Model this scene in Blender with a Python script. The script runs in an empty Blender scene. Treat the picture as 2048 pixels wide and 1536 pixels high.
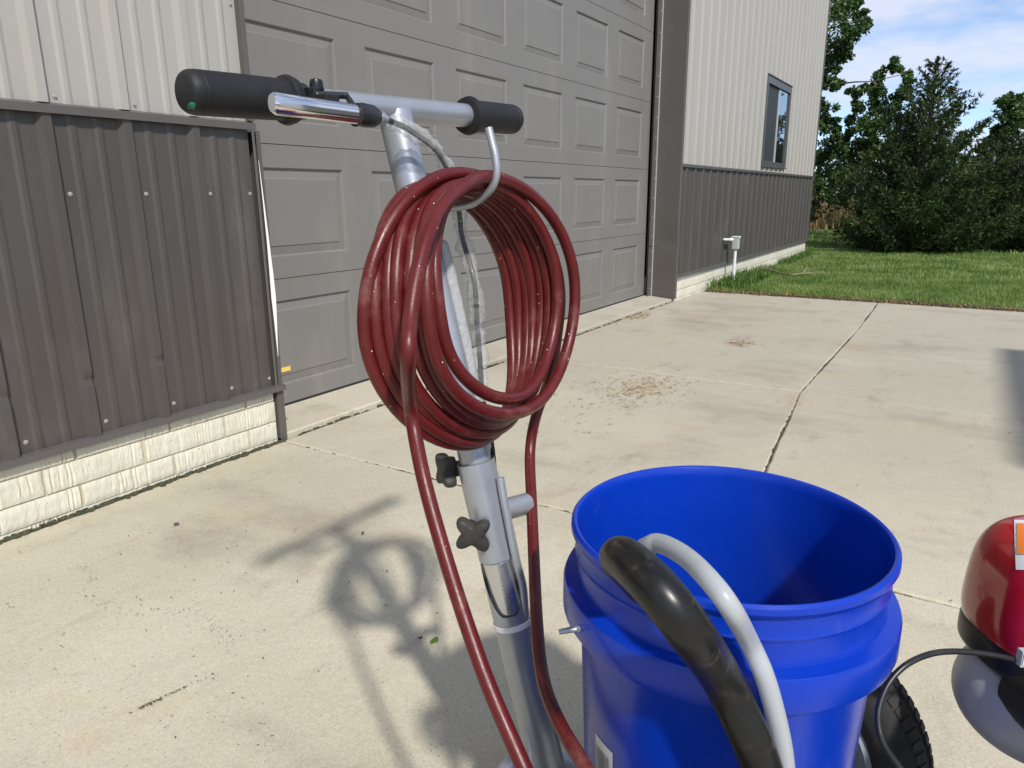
import bpy, bmesh, math, random
import numpy as np
from mathutils import Vector, Matrix
random.seed(7); rng = np.random.default_rng(7)
S = bpy.context.scene; COL = S.collection
R_ = math.radians

# ------------------------------------------------------------------ camera
FPX, PITCH, ROLL, YAW, CAMH, D = 1438.27, .2561, -.0080, .5628, .9211, 2.1952   # wall plane at y = D
cp, sp, cy, sy = math.cos(PITCH), math.sin(PITCH), math.cos(YAW), math.sin(YAW)
CF = Vector((cy*cp, sy*cp, -sp)); r0 = Vector((sy, -cy, 0)); u0 = r0.cross(CF)
CR = r0*math.cos(ROLL) + u0*math.sin(ROLL); CU = u0*math.cos(ROLL) - r0*math.sin(ROLL)
CO = Vector((0, 0, CAMH))
cam = bpy.data.cameras.new('camera'); camo = bpy.data.objects.new('camera', cam); COL.objects.link(camo)
cam.sensor_width = 36; cam.lens = 36*FPX/2048; cam.clip_start = .02; cam.clip_end = 3000
camo.matrix_world = Matrix(((CR.x, CU.x, -CF.x, CO.x), (CR.y, CU.y, -CF.y, CO.y), (CR.z, CU.z, -CF.z, CO.z), (0, 0, 0, 1)))
S.camera = camo

# ------------------------------------------------------------------ light
SUN = Vector((.629, .826, -1)).normalized()              # direction the light travels
SUN_EL = math.asin(-SUN.z); SUN_AZ = math.atan2(-SUN.x, -SUN.y)
w = bpy.data.worlds.new('World'); S.world = w; w.use_nodes = True
nt = w.node_tree; N = nt.nodes; LK = nt.links
bg = N['Background']
sky = N.new('ShaderNodeTexSky'); sky.sky_type = 'NISHITA'; sky.sun_disc = False
sky.sun_elevation = SUN_EL; sky.sun_rotation = SUN_AZ; sky.air_density = .7; sky.dust_density = .15; sky.ozone_density = 4.0
tc = N.new('ShaderNodeTexCoord'); mp = N.new('ShaderNodeMapping'); mp.inputs['Scale'].default_value = (1.6, 1.6, 5.5)
mp.inputs['Rotation'].default_value = (.25, .1, .6)
ns = N.new('ShaderNodeTexNoise'); mp.inputs['Location'].default_value = (2.3, 8.1, 5)
ns.inputs["Scale"].default_value = 2.4; ns.inputs['Detail'].default_value = 7; ns.inputs['Roughness'].default_value = .55
rp = N.new('ShaderNodeValToRGB'); rp.color_ramp.elements[0].position = .42; rp.color_ramp.elements[1].position = .58
rp.color_ramp.elements[0].color = (.10, .10, .10, 1); rp.color_ramp.elements[1].color = (.9, .9, .9, 1)
mx = N.new('ShaderNodeMixRGB'); mx.inputs[2].default_value = (4.3, 4.6, 5.5, 1)
LK.new(tc.outputs['Generated'], mp.inputs[0]); LK.new(mp.outputs[0], ns.inputs[0]); LK.new(ns.outputs[0], rp.inputs[0])
LK.new(rp.outputs[0], mx.inputs[0]); LK.new(sky.outputs[0], mx.inputs[1]); LK.new(mx.outputs[0], bg.inputs[0])
bg.inputs[1].default_value = .12
sl = bpy.data.lights.new('sun', 'SUN'); sl.energy = 2.8; sl.angle = R_(2.6); sl.color = (1, .957, .885)
so = bpy.data.objects.new('sun', sl); COL.objects.link(so); so.rotation_euler = (-SUN).to_track_quat('Z', 'Y').to_euler(); so.location = (-3, -4, 6)
S.view_settings.view_transform = 'Standard'; S.view_settings.look = 'None'; S.view_settings.gamma = 1
S.view_settings.use_curve_mapping = False; S.view_settings.exposure = .58

# ------------------------------------------------------------------ point helpers (measured positions -> metres)
def ray(p): return CF + CR*((p[0]-1024)/FPX) - CU*((p[1]-768)/FPX)
def onY(p, y): d = ray(p); return CO + d*(y/d.y)
def onX(p, x): d = ray(p); return CO + d*(x/d.x)
def onZ(p, z): d = ray(p); return CO + d*((z-CAMH)/d.z)
def dep(p, t): return CO + ray(p)*t
def onCyl(p, c, r):
    d = ray(p); a = d.x*d.x+d.y*d.y; b = -2*(d.x*c[0]+d.y*c[1]); k = c[0]**2+c[1]**2-r*r
    q = b*b-4*a*k
    t = (-b-math.sqrt(q))/(2*a) if q > 0 else -b/(2*a)
    return CO + d*t

# ------------------------------------------------------------------ mesh helpers
class MB:
    def __init__(s): s.v = []; s.f = []; s.m = []; s.mi = 0
    def add(s, vs, fs):
        b = len(s.v); s.v += [tuple(x) for x in vs]; s.f += [tuple(i+b for i in f) for f in fs]; s.m += [s.mi]*len(fs); return s
    def box(s, a, b):
        x0, y0, z0 = a; x1, y1, z1 = b
        return s.add([(x0,y0,z0),(x1,y0,z0),(x1,y1,z0),(x0,y1,z0),(x0,y0,z1),(x1,y0,z1),(x1,y1,z1),(x0,y1,z1)],
                     [(0,3,2,1),(4,5,6,7),(0,1,5,4),(1,2,6,5),(2,3,7,6),(3,0,4,7)])
    def obox(s, c, ax, ay, az):              # oriented box: centre and three half-axis vectors
        c = Vector(c); vs = []
        for k in (-1, 1):
            for i, j in ((-1,-1),(1,-1),(1,1),(-1,1)): vs.append(c+Vector(ax)*i+Vector(ay)*j+Vector(az)*k)
        return s.add(vs, [(0,3,2,1),(4,5,6,7),(0,1,5,4),(1,2,6,5),(2,3,7,6),(3,0,4,7)])
    def tube(s, pts, r, n=12, cap=True, sq=(1, 1), jit=0):
        pts = [Vector(p) for p in pts]; m = len(pts); rr = r if isinstance(r, (list, tuple)) else [r]*m
        t0 = (pts[1]-pts[0]).normalized(); up = Vector((0,0,1)) if abs(t0.z) < .9 else Vector((1,0,0))
        nrm = (up - t0*up.dot(t0)).normalized(); vs = []
        for i, p in enumerate(pts):
            t = (pts[min(i+1, m-1)]-pts[max(i-1, 0)]).normalized()
            nrm = (nrm - t*nrm.dot(t)).normalized(); bn = t.cross(nrm)
            for k in range(n):
                a = 2*math.pi*k/n; q = rr[i]*(1+(random.uniform(-jit, jit) if jit else 0))
                vs.append(p + nrm*(math.cos(a)*q*sq[0]) + bn*(math.sin(a)*q*sq[1]))
        fs = [(i*n+k, i*n+(k+1) % n, (i+1)*n+(k+1) % n, (i+1)*n+k) for i in range(m-1) for k in range(n)]
        if cap: fs += [tuple(range(n))[::-1], tuple((m-1)*n+k for k in range(n))]
        return s.add(vs, fs)
    def lathe(s, prof, o=(0,0,0), ax=(0,0,1), n=48, a0=0, a1=2*math.pi, wob=None):    # prof: (radius, height along axis)
        ax = Vector(ax).normalized(); o = Vector(o); up = Vector((1,0,0)) if abs(ax.x) < .9 else Vector((0,1,0))
        e1 = (up-ax*up.dot(ax)).normalized(); e2 = ax.cross(e1); full = abs(a1-a0-2*math.pi) < 1e-6
        c = n if full else n+1; vs = []
        for r, h in prof:
            for k in range(c):
                a = a0+(a1-a0)*k/n; q = r*(1+(wob(a, h) if wob else 0)); vs.append(o+ax*h+e1*(math.cos(a)*q)+e2*(math.sin(a)*q))
        fs = []
        for i in range(len(prof)-1):
            for k in range(n):
                k2 = (k+1) % c; fs.append((i*c+k, i*c+k2, (i+1)*c+k2, (i+1)*c+k))
        return s.add(vs, fs)
    def ball(s, c, r, n=10, sc=(1,1,1)):
        m = n//2+1; vs = []; c = Vector(c)
        for i in range(m+1):
            th = math.pi*i/m
            for k in range(n): a = 2*math.pi*k/n; vs.append(c+Vector((r*sc[0]*math.sin(th)*math.cos(a), r*sc[1]*math.sin(th)*math.sin(a), r*sc[2]*math.cos(th))))
        return s.add(vs, [(i*n+k, (i+1)*n+k, (i+1)*n+(k+1) % n, i*n+(k+1) % n) for i in range(m) for k in range(n)])

def worldloc(o):
    l = Vector((0,0,0))
    while o: l += o.location; o = o.parent
    return l
def obj(name, mb, mat, parent=None, smooth=None, bevel=0, loc=None, seg=2):
    """one mesh object; the builder holds world coordinates, the origin goes to the parent's (or to loc)"""
    org = worldloc(parent) if parent else Vector((0,0,0))
    if loc is not None: org = Vector(loc)
    me = bpy.data.meshes.new(name)
    me.from_pydata([tuple(Vector(v)-org) for v in mb.v], [], mb.f)
    mats = mat if isinstance(mat, (list, tuple)) else [mat]
    for m in mats: me.materials.append(m)
    if len(mats) > 1: me.polygons.foreach_set('material_index', mb.m)
    bm = bmesh.new(); bm.from_mesh(me)
    if bevel:
        es = [e for e in bm.edges if len(e.link_faces) == 2 and e.calc_face_angle(0) > .5]
        bmesh.ops.bevel(bm, geom=es, offset=bevel, segments=seg, affect='EDGES', profile=.6)
    bmesh.ops.recalc_face_normals(bm, faces=bm.faces)
    bm.to_mesh(me); bm.free()
    if smooth is not None:
        me.polygons.foreach_set('use_smooth', [True]*len(me.polygons))
        try: me.set_sharp_from_angle(angle=R_(smooth))
        except Exception: pass
    o = bpy.data.objects.new(name, me); COL.objects.link(o)
    o.location = org - (worldloc(parent) if parent else Vector((0,0,0))); o.parent = parent
    return o
def fast(name, verts, faces, mat, parent=None, mats=None):     # numpy arrays, all faces with the same corner count
    me = bpy.data.meshes.new(name); n = len(verts); k = faces.shape[1]
    me.vertices.add(n); me.vertices.foreach_set('co', np.asarray(verts, np.float32).ravel())
    me.loops.add(len(faces)*k); me.loops.foreach_set('vertex_index', faces.astype(np.int32).ravel())
    me.polygons.add(len(faces)); me.polygons.foreach_set('loop_start', np.arange(len(faces), dtype=np.int32)*k)
    me.polygons.foreach_set('loop_total', np.full(len(faces), k, np.int32))
    for m in (mat if isinstance(mat, (list, tuple)) else [mat]): me.materials.append(m)
    if mats is not None: me.polygons.foreach_set('material_index', mats.astype(np.int32))
    me.update(calc_edges=True); me.validate()
    o = bpy.data.objects.new(name, me); COL.objects.link(o); o.parent = parent
    if parent: o.location = -worldloc(parent)
    return o
def thing(name, loc, label, cat, kind=None):
    o = bpy.data.objects.new(name, None); COL.objects.link(o); o.location = loc; o.empty_display_size = .1
    if label: o['label'] = label
    if cat: o['category'] = cat
    if kind: o['kind'] = kind
    return o
def tag(o, label=None, cat=None, group=None, kind=None):
    for k, v in (('label', label), ('category', cat), ('group', group), ('kind', kind)):
        if v: o[k] = v
    return o
def part(name, parent): 
    o = bpy.data.objects.new(name, None); COL.objects.link(o); o.parent = parent; o.empty_display_size = .05; return o
def spline(pts, n=10):                         # Catmull-Rom through the points
    P = [Vector(p) for p in pts]; P = [P[0]*2-P[1]]+P+[P[-1]*2-P[-2]]; out = []
    for i in range(1, len(P)-2):
        a, b, c, d = P[i-1:i+3]
        for k in range(n):
            t = k/n; out.append(.5*((2*b)+(c-a)*t+(2*a-5*b+4*c-d)*t*t+(3*b-a-3*c+d)*t**3))
    out.append(P[-2]); return out

# ------------------------------------------------------------------ materials
def mat(name, col, rough=.5, metal=0, var=None, vscale=8, vamt=.5, bump=0, bscale=60, bdist=.002, spec=.5, coat=0, stretch=(1,1,1), detail=6, specks=None, rvar=.07, dust=None):
    m = bpy.data.materials.new(name); m.use_nodes = True; t = m.node_tree; n = t.nodes; b = n['Principled BSDF']
    b.inputs['Roughness'].default_value = rough; b.inputs['Metallic'].default_value = metal
    b.inputs['Specular IOR Level'].default_value = spec; b.inputs['Coat Weight'].default_value = coat
    c = (*col, 1); b.inputs['Base Color'].default_value = c
    geo = n.new('ShaderNodeNewGeometry'); mpn = n.new('ShaderNodeMapping'); mpn.inputs['Scale'].default_value = stretch
    t.links.new(geo.outputs['Position'], mpn.inputs[0]); last = None
    if var:
        no = n.new('ShaderNodeTexNoise'); no.inputs['Scale'].default_value = vscale; no.inputs['Detail'].default_value = detail; no.inputs['Roughness'].default_value = .65
        rr = n.new('ShaderNodeValToRGB'); rr.color_ramp.elements[0].position = .5-.28*vamt; rr.color_ramp.elements[1].position = .5+.28*vamt
        rr.color_ramp.elements[0].color = c; rr.color_ramp.elements[1].color = (*var, 1)
        t.links.new(mpn.outputs[0], no.inputs[0]); t.links.new(no.outputs[0], rr.inputs[0]); last = rr.outputs[0]
    if specks:
        sc, thr, scol = specks
        vo = n.new('ShaderNodeTexVoronoi'); vo.inputs['Scale'].default_value = sc; t.links.new(geo.outputs['Position'], vo.inputs[0])
        sx = n.new('ShaderNodeSeparateColor'); t.links.new(vo.outputs['Color'], sx.inputs[0])
        ml = n.new('ShaderNodeMath'); ml.operation = 'MULTIPLY'; ml.inputs[1].default_value = thr; t.links.new(sx.outputs[0], ml.inputs[0])
        lt = n.new('ShaderNodeMath'); lt.operation = 'LESS_THAN'; t.links.new(vo.outputs['Distance'], lt.inputs[0]); t.links.new(ml.outputs[0], lt.inputs[1])
        g = n.new('ShaderNodeMath'); g.operation = 'GREATER_THAN'; g.inputs[1].default_value = .55; t.links.new(sx.outputs[1], g.inputs[0])
        mu = n.new('ShaderNodeMath'); mu.operation = 'MULTIPLY'; t.links.new(lt.outputs[0], mu.inputs[0]); t.links.new(g.outputs[0], mu.inputs[1])
        mi = n.new('ShaderNodeMixRGB'); t.links.new(mu.outputs[0], mi.inputs[0]); mi.inputs[2].default_value = (*scol, 1)
        if last: t.links.new(last, mi.inputs[1])
        else: mi.inputs[1].default_value = c
        last = mi.outputs[0]
    if last: t.links.new(last, b.inputs['Base Color'])
    if var:
        nr = n.new('ShaderNodeTexNoise'); nr.inputs['Scale'].default_value = vscale*2.3; nr.inputs['Detail'].default_value = 7; nr.inputs['Roughness'].default_value = .7
        rm = n.new('ShaderNodeMapRange'); rm.inputs[1].default_value = .3; rm.inputs[2].default_value = .7; rm.inputs[3].default_value = max(.02, rough-rvar); rm.inputs[4].default_value = min(1, rough+rvar)
        t.links.new(mpn.outputs[0], nr.inputs[0]); t.links.new(nr.outputs[0], rm.inputs[0]); t.links.new(rm.outputs[0], b.inputs['Roughness'])
    if dust:
        dcol, dsc, dlo, dst, damt = dust
        md = n.new('ShaderNodeMapping'); md.inputs['Scale'].default_value = dst; t.links.new(geo.outputs['Position'], md.inputs[0])
        nd = n.new('ShaderNodeTexNoise'); nd.inputs['Scale'].default_value = dsc; nd.inputs['Detail'].default_value = 9; nd.inputs['Roughness'].default_value = .72; t.links.new(md.outputs[0], nd.inputs[0])
        rd = n.new('ShaderNodeMapRange'); rd.inputs[1].default_value = dlo; rd.inputs[2].default_value = dlo+.16; rd.inputs[4].default_value = damt; t.links.new(nd.outputs[0], rd.inputs[0])
        xd = n.new('ShaderNodeMixRGB'); t.links.new(rd.outputs[0], xd.inputs[0]); xd.inputs[2].default_value = (*dcol, 1)
        if last: t.links.new(last, xd.inputs[1])
        else: xd.inputs[1].default_value = c
        t.links.new(xd.outputs[0], b.inputs['Base Color'])
    if bump:
        nb = n.new('ShaderNodeTexNoise'); nb.inputs['Scale'].default_value = bscale; nb.inputs['Detail'].default_value = 5
        t.links.new(mpn.outputs[0], nb.inputs[0])
        bp = n.new('ShaderNodeBump'); bp.inputs['Strength'].default_value = bump; bp.inputs['Distance'].default_value = bdist
        t.links.new(nb.outputs[0], bp.inputs['Height']); t.links.new(bp.outputs[0], b.inputs['Normal'])
    return m
M = {}
M['white_steel'] = mat('cream painted steel', (.375,.357,.320), .42, dust=((.29,.265,.22),2.6,.55,(1,1,.25),.4), var=(.35,.333,.298), vscale=2.2, vamt=1.2, bump=.15, bscale=5, bdist=.004)
M['brown_steel'] = mat('brown painted steel', (.064,.0555,.049), .40, dust=((.16,.145,.125),3.2,.54,(1,1,.35),.35), var=(.082,.074,.066), vscale=5, vamt=1.2, bump=.12, bscale=6, bdist=.004, stretch=(1,1,.3), specks=(38,.07,(.22,.21,.19)))
M['trim'] = mat('dark brown trim', (.083,.076,.068), .42, var=(.11,.10,.092), vscale=9, vamt=1.4, bump=.12, bscale=7, bdist=.004)
M['door'] = mat('grey embossed door steel', (.190,.180,.165), .5, dust=((.26,.24,.205),2.4,.52,(1,1,.3),.45), var=(.173,.164,.150), vscale=3.5, vamt=1.2, bump=.35, bscale=420, bdist=.0006, stretch=(.35,1,1))
M['seal'] = mat('black rubber seal', (.014,.014,.015), .7)
M['white_plastic'] = mat('white plastic', (.78,.78,.76), .5)
M['screw'] = mat('galvanised screw', (.52,.50,.46), .4, metal=.4, var=(.36,.34,.30), vscale=200)
M['block'] = mat('cream painted block', (.69,.665,.55), .75, var=(.58,.55,.44), vscale=9, vamt=.9, bump=.8, bscale=70, bdist=.006, stretch=(1,1,.45), specks=(30,.10,(.25,.21,.14)))
M['mortar'] = mat('painted mortar joint', (.60,.54,.38), .85, var=(.5,.44,.3), vscale=20, bump=.4, bscale=90)
M['soil'] = mat('dark soil', (.050,.036,.024), .95, var=(.10,.075,.048), vscale=30, bump=.8, bscale=60, bdist=.01)
M['moss'] = mat('dark moss', (.040,.046,.020), .95, var=(.105,.10,.055), vscale=60, bump=.8, bscale=120, bdist=.006)
M['straw'] = mat('dry grass bits', (.42,.29,.13), .9, var=(.22,.155,.07), vscale=30)
M['bark'] = mat('bark', (.075,.058,.044), .9, var=(.13,.105,.08), vscale=14, bump=.8, bscale=30, bdist=.01, stretch=(1,1,.3))
M['stick'] = mat('weathered twig', (.32,.26,.18), .85, var=(.2,.15,.1), vscale=40, bump=.4)
M['silver'] = mat('silver hammered paint', (.40,.425,.465), .34, metal=.55, var=(.36,.38,.41), vscale=12, bump=.10, bscale=900, bdist=.0004, specks=(130,.10,(.08,.09,.10)))
M['zinc'] = mat('zinc rod', (.42,.435,.46), .38, metal=.6, bump=.1, bscale=600)
M['bright_zinc'] = mat('bright zinc tube', (.66,.67,.69), .24, metal=.9, bump=.15, bscale=300)
M['chrome'] = mat('chrome', (.80,.80,.80), .11, metal=1)
M['rubber'] = mat('black grip rubber', (.0095,.0098,.011), .55, var=(.020,.020,.021), vscale=30, vamt=1, bump=.2, bscale=300, bdist=.0006, specks=(140,.04,(.2,.24,.23)), spec=.35)
M['black_plastic'] = mat('black plastic', (.012,.012,.013), .35, var=(.02,.02,.021), vscale=40)
M['knob'] = mat('dusty black knob', (.020,.019,.018), .6, var=(.055,.05,.045), vscale=45, vamt=.9, specks=(160,.07,(.4,.42,.4)))
M['hose'] = mat('red hose', (.080,.0040,.0045), .38, dust=((.22,.105,.085),15,.55,(1,1,1),.45), var=(.120,.013,.012), vscale=30, vamt=1.1, bump=.35, bscale=420, bdist=.0006, specks=(120,.10,(.72,.75,.72)), spec=.42)
M['blue'] = mat('blue polyethylene', (.0020,.035,.40), .26, dust=((.10,.14,.36),16,.61,(1,1,.6),.35), var=(.002,.034,.38), vscale=5, bump=.05, bscale=14, bdist=.002, spec=.4)
M['black_hose'] = mat('black hose', (.0065,.0065,.0066), .34, dust=((.13,.125,.115),34,.57,(1,1,1),.55), var=(.012,.0118,.0112), vscale=38, vamt=.8, bump=.12, bscale=60, bdist=.001, spec=.4)
M['tyre'] = mat('tyre rubber', (.013,.0125,.012), .75, var=(.028,.026,.024), vscale=40, bump=.3, bscale=200)
M['grey_paint'] = mat('grey paint', (.27,.29,.32), .42)
M['red_paint'] = mat('glossy red enamel', (.46,.008,.011), .16, dust=((.40,.18,.15),30,.64,(1,1,1),.4), rvar=.03, coat=.6, var=(.42,.007,.010), vscale=6, spec=.5)
M['castalu'] = mat('cast aluminium', (.42,.425,.43), .45, metal=.2, bump=.1, bscale=500)
M['dark_metal'] = mat('dark engine metal', (.012,.012,.014), .35, metal=.2)
M['label_white'] = mat('label white', (.74,.75,.73), .5)
M['label_orange'] = mat('label orange', (.85,.22,.03), .5)
M['ink'] = mat('black ink', (.015,.015,.015), .6)
M['ink_grey'] = mat('grey ink', (.16,.17,.22), .6)
M['yellow'] = mat('yellow tape', (.80,.55,.13), .6)
M['teal'] = mat('teal paint smear', (.008,.11,.065), .4)
M['alu_frame'] = mat('bronze window frame', (.10,.10,.098), .4, metal=.2)
M['screen'] = mat('insect screen', (.030,.032,.036), .6, bump=.3, bscale=600)
M['pipe'] = mat('white pvc', (.70,.72,.72), .45)
M['boxgrey'] = mat('grey electrical box', (.40,.43,.43), .5)
M['roofing'] = mat('roof steel', (.10,.09,.085), .5)
def glassmat():
    m = bpy.data.materials.new('window glass'); m.use_nodes = True; b = m.node_tree.nodes['Principled BSDF']
    b.inputs['Base Color'].default_value = (.02,.024,.028,1); b.inputs['Roughness'].default_value = .02; b.inputs['Specular IOR Level'].default_value = 1.0
    b.inputs['Coat Weight'].default_value = 1; b.inputs['Coat Roughness'].default_value = .01; b.inputs['Coat IOR'].default_value = 2.6
    return m
M['glass'] = glassmat()
def clearmat(name, tint, trans, rough):
    m = bpy.data.materials.new(name); m.use_nodes = True; t = m.node_tree; n = t.nodes; b = n['Principled BSDF']
    b.inputs['Base Color'].default_value = (*tint, 1); b.inputs['Roughness'].default_value = rough
    tr = n.new('ShaderNodeBsdfTransparent'); mi = n.new('ShaderNodeMixShader')
    lw = n.new('ShaderNodeLayerWeight'); lw.inputs[0].default_value = .35
    ma = n.new('ShaderNodeMapRange'); ma.inputs[3].default_value = 1-trans; ma.inputs[4].default_value = min(1, 1-trans+.45)
    t.links.new(lw.outputs['Facing'], ma.inputs[0]); t.links.new(ma.outputs[0], mi.inputs[0])
    t.links.new(tr.outputs[0], mi.inputs[1]); t.links.new(b.outputs[0], mi.inputs[2]); t.links.new(mi.outputs[0], n['Material Output'].inputs[0])
    nb = n.new('ShaderNodeTexNoise'); nb.inputs['Scale'].default_value = 130; bp = n.new('ShaderNodeBump'); bp.inputs['Strength'].default_value = .7; bp.inputs['Distance'].default_value = .003
    ge = n.new('ShaderNodeNewGeometry'); t.links.new(ge.outputs['Position'], nb.inputs[0]); t.links.new(nb.outputs[0], bp.inputs['Height']); t.links.new(bp.outputs[0], b.inputs['Normal'])
    return m
M['film'] = clearmat('clear plastic film', (.62,.64,.63), .84, .10)
M['film_milky'] = clearmat('milky plastic sleeve', (.50,.51,.52), .35, .3)
def milky():
    m = bpy.data.materials.new('milky tubing'); m.use_nodes = True; b = m.node_tree.nodes['Principled BSDF']
    b.inputs['Base Color'].default_value = (.62,.645,.63,1); b.inputs['Roughness'].default_value = .32
    b.inputs['Subsurface Weight'].default_value = .5; b.inputs['Subsurface Radius'].default_value = (.02,.02,.02); b.inputs['Subsurface Scale'].default_value = .3
    b.inputs['Transmission Weight'].default_value = .3
    t = m.node_tree; tr = t.nodes.new('ShaderNodeBsdfTransparent'); mi = t.nodes.new('ShaderNodeMixShader'); mi.inputs[0].default_value = .82
    tr.inputs[0].default_value = (.92,.95,.97,1)
    t.links.new(tr.outputs[0], mi.inputs[1]); t.links.new(b.outputs[0], mi.inputs[2]); t.links.new(mi.outputs[0], t.nodes['Material Output'].inputs[0])
    return m
M['milky'] = milky()

def concrete_mat():
    m = bpy.data.materials.new('weathered concrete'); m.use_nodes = True; t = m.node_tree; n = t.nodes; b = n['Principled BSDF']
    b.inputs['Roughness'].default_value = .85; b.inputs['Specular IOR Level'].default_value = .25
    g = n.new('ShaderNodeNewGeometry')
    def noise(sc, det=6, rough=.6, st=(1,1,1)):
        mp_ = n.new('ShaderNodeMapping'); mp_.inputs['Scale'].default_value = st; t.links.new(g.outputs['Position'], mp_.inputs[0])
        x = n.new('ShaderNodeTexNoise'); x.inputs['Scale'].default_value = sc; x.inputs['Detail'].default_value = det; x.inputs['Roughness'].default_value = rough
        t.links.new(mp_.outputs[0], x.inputs[0]); return x.outputs[0]
    def ramp(f, p0, p1, c0, c1):
        r = n.new('ShaderNodeValToRGB'); e = r.color_ramp.elements; e[0].position = p0; e[1].position = p1; e[0].color = (*c0,1); e[1].color = (*c1,1)
        t.links.new(f, r.inputs[0]); return r.outputs[0]
    def mix(a, c, f, mode='MIX'):
        x = n.new('ShaderNodeMixRGB'); x.blend_type = mode
        if isinstance(f, float): x.inputs[0].default_value = f
        else: t.links.new(f, x.inputs[0])
        for i, s_ in ((1, a), (2, c)):
            if isinstance(s_, tuple): x.inputs[i].default_value = (*s_,1)
            else: t.links.new(s_, x.inputs[i])
        return x.outputs[0]
    big = ramp(noise(.8, 5, .55), .36, .64, (.480,.435,.330), (.595,.548,.425))
    # concrete turns greyer further along the drive
    sx = n.new('ShaderNodeSeparateXYZ'); t.links.new(g.outputs['Position'], sx.inputs[0])
    mr = n.new('ShaderNodeMapRange'); mr.inputs[1].default_value = 1.2; mr.inputs[2].default_value = 4.2; t.links.new(sx.outputs[0], mr.inputs[0])
    ad = n.new('ShaderNodeMath'); ad.operation = 'MULTIPLY'; ad.inputs[1].default_value = .8; t.links.new(mr.outputs[0], ad.inputs[0])
    c = mix(big, (.410,.378,.310), ad.outputs[0])
    st = ramp(noise(1.7, 8, .68, (1, .55, 1)), .52, .72, (0,0,0), (1,1,1))
    c = mix(c, (.245,.205,.170), mix((0,0,0), st, .62))
    st2 = ramp(noise(4.5, 9, .7, (.55, 1.2, 1)), .56, .74, (0,0,0), (1,1,1))
    c = mix(c, (.225,.18,.135), mix((0,0,0), st2, .5))
    warm = ramp(noise(2.6, 5, .6), .57, .72, (0,0,0), (1,1,1)); c = mix(c, (.48,.37,.225), mix((0,0,0), warm, .40))
    pale = ramp(noise(1.2, 6, .6), .55, .7, (0,0,0), (1,1,1)); c = mix(c, (.56,.52,.425), mix((0,0,0), pale, .45))
    fine = ramp(noise(240, 4, .8), .35, .65, (.76,.75,.74), (1.15,1.15,1.15)); c = mix(c, fine, .8, 'MULTIPLY')
    v = n.new('ShaderNodeTexVoronoi'); v.inputs['Scale'].default_value = 85; t.links.new(g.outputs['Position'], v.inputs[0])
    pit = ramp(v.outputs['Distance'], .10, .22, (1,1,1), (0,0,0)); cl = n.new('ShaderNodeSeparateColor'); t.links.new(v.outputs['Color'], cl.inputs[0])
    pr = ramp(cl.outputs[0], .80, .84, (0,0,0), (1,1,1)); c = mix(c, (.15,.12,.09), mix((0,0,0), mix(pit, pr, 1., 'MULTIPLY'), .6))
    t.links.new(c, b.inputs['Base Color'])
    bp = n.new('ShaderNodeBump'); bp.inputs['Strength'].default_value = .55; bp.inputs['Distance'].default_value = .0016
    hh = mix(noise(330, 4, .7), noise(42, 6, .65), .45); t.links.new(hh, bp.inputs['Height'])
    bp2 = n.new('ShaderNodeBump'); bp2.inputs['Strength'].default_value = .5; bp2.inputs['Distance'].default_value = .012
    t.links.new(noise(5, 5, .6), bp2.inputs['Height']); t.links.new(bp.outputs[0], bp2.inputs['Normal']); t.links.new(bp2.outputs[0], b.inputs['Normal'])
    return m
M['concrete'] = concrete_mat()
def leafmat(name, cols, trans=.25, rough=.5, scale=3.0):
    m = bpy.data.materials.new(name); m.use_nodes = True; t = m.node_tree; n = t.nodes; b = n['Principled BSDF']
    g = n.new('ShaderNodeNewGeometry'); r = n.new('ShaderNodeValToRGB'); e = r.color_ramp.elements
    e[0].color = (*cols[0],1); e[1].color = (*cols[-1],1); e[0].position = .05; e[1].position = .95
    if len(cols) == 3: q = e.new(.5); q.color = (*cols[1],1)
    no = n.new('ShaderNodeTexNoise'); no.inputs['Scale'].default_value = scale; no.inputs['Detail'].default_value = 2; t.links.new(g.outputs['Position'], no.inputs[0])
    ma = n.new('ShaderNodeMath'); ma.operation = 'MULTIPLY_ADD'; ma.inputs[1].default_value = .55; t.links.new(g.outputs['Random Per Island'], ma.inputs[0])
    m2 = n.new('ShaderNodeMath'); m2.operation = 'MULTIPLY_ADD'; m2.inputs[1].default_value = 1.3; m2.inputs[2].default_value = -.42; t.links.new(no.outputs[0], m2.inputs[0])
    t.links.new(m2.outputs[0], ma.inputs[2]); t.links.new(ma.outputs[0], r.inputs[0])
    t.links.new(r.outputs[0], b.inputs['Base Color']); b.inputs['Roughness'].default_value = rough; b.inputs['Specular IOR Level'].default_value = .3
    tl = n.new('ShaderNodeBsdfTranslucent'); mi = n.new('ShaderNodeMixShader'); mi.inputs[0].default_value = trans
    t.links.new(r.outputs[0], tl.inputs[0]); t.links.new(b.outputs[0], mi.inputs[1]); t.links.new(tl.outputs[0], mi.inputs[2]); t.links.new(mi.outputs[0], n['Material Output'].inputs[0])
    return m
M['grass'] = leafmat('lawn grass', [(.070,.140,.028),(.180,.285,.060),(.40,.47,.18)], .35, .45, 1.9)
M['weed'] = leafmat('weed leaves', [(.06,.13,.02),(.15,.25,.05)], .35)
M['cedar'] = leafmat('cedar foliage', [(.010,.025,.009),(.034,.066,.018),(.095,.145,.034)], .18, .6, 2.2)
M['leaf'] = leafmat('tree leaves', [(.022,.050,.014),(.058,.115,.028),(.13,.20,.060)], .28, .42, 1.5)
M['leaf2'] = leafmat('far leaves', [(.018,.042,.016),(.045,.08,.03)], .2, .5, .4)
M['corn'] = leafmat('dry corn', [(.20,.13,.06),(.36,.25,.12),(.46,.34,.18)], .25, .8, .4)
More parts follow.
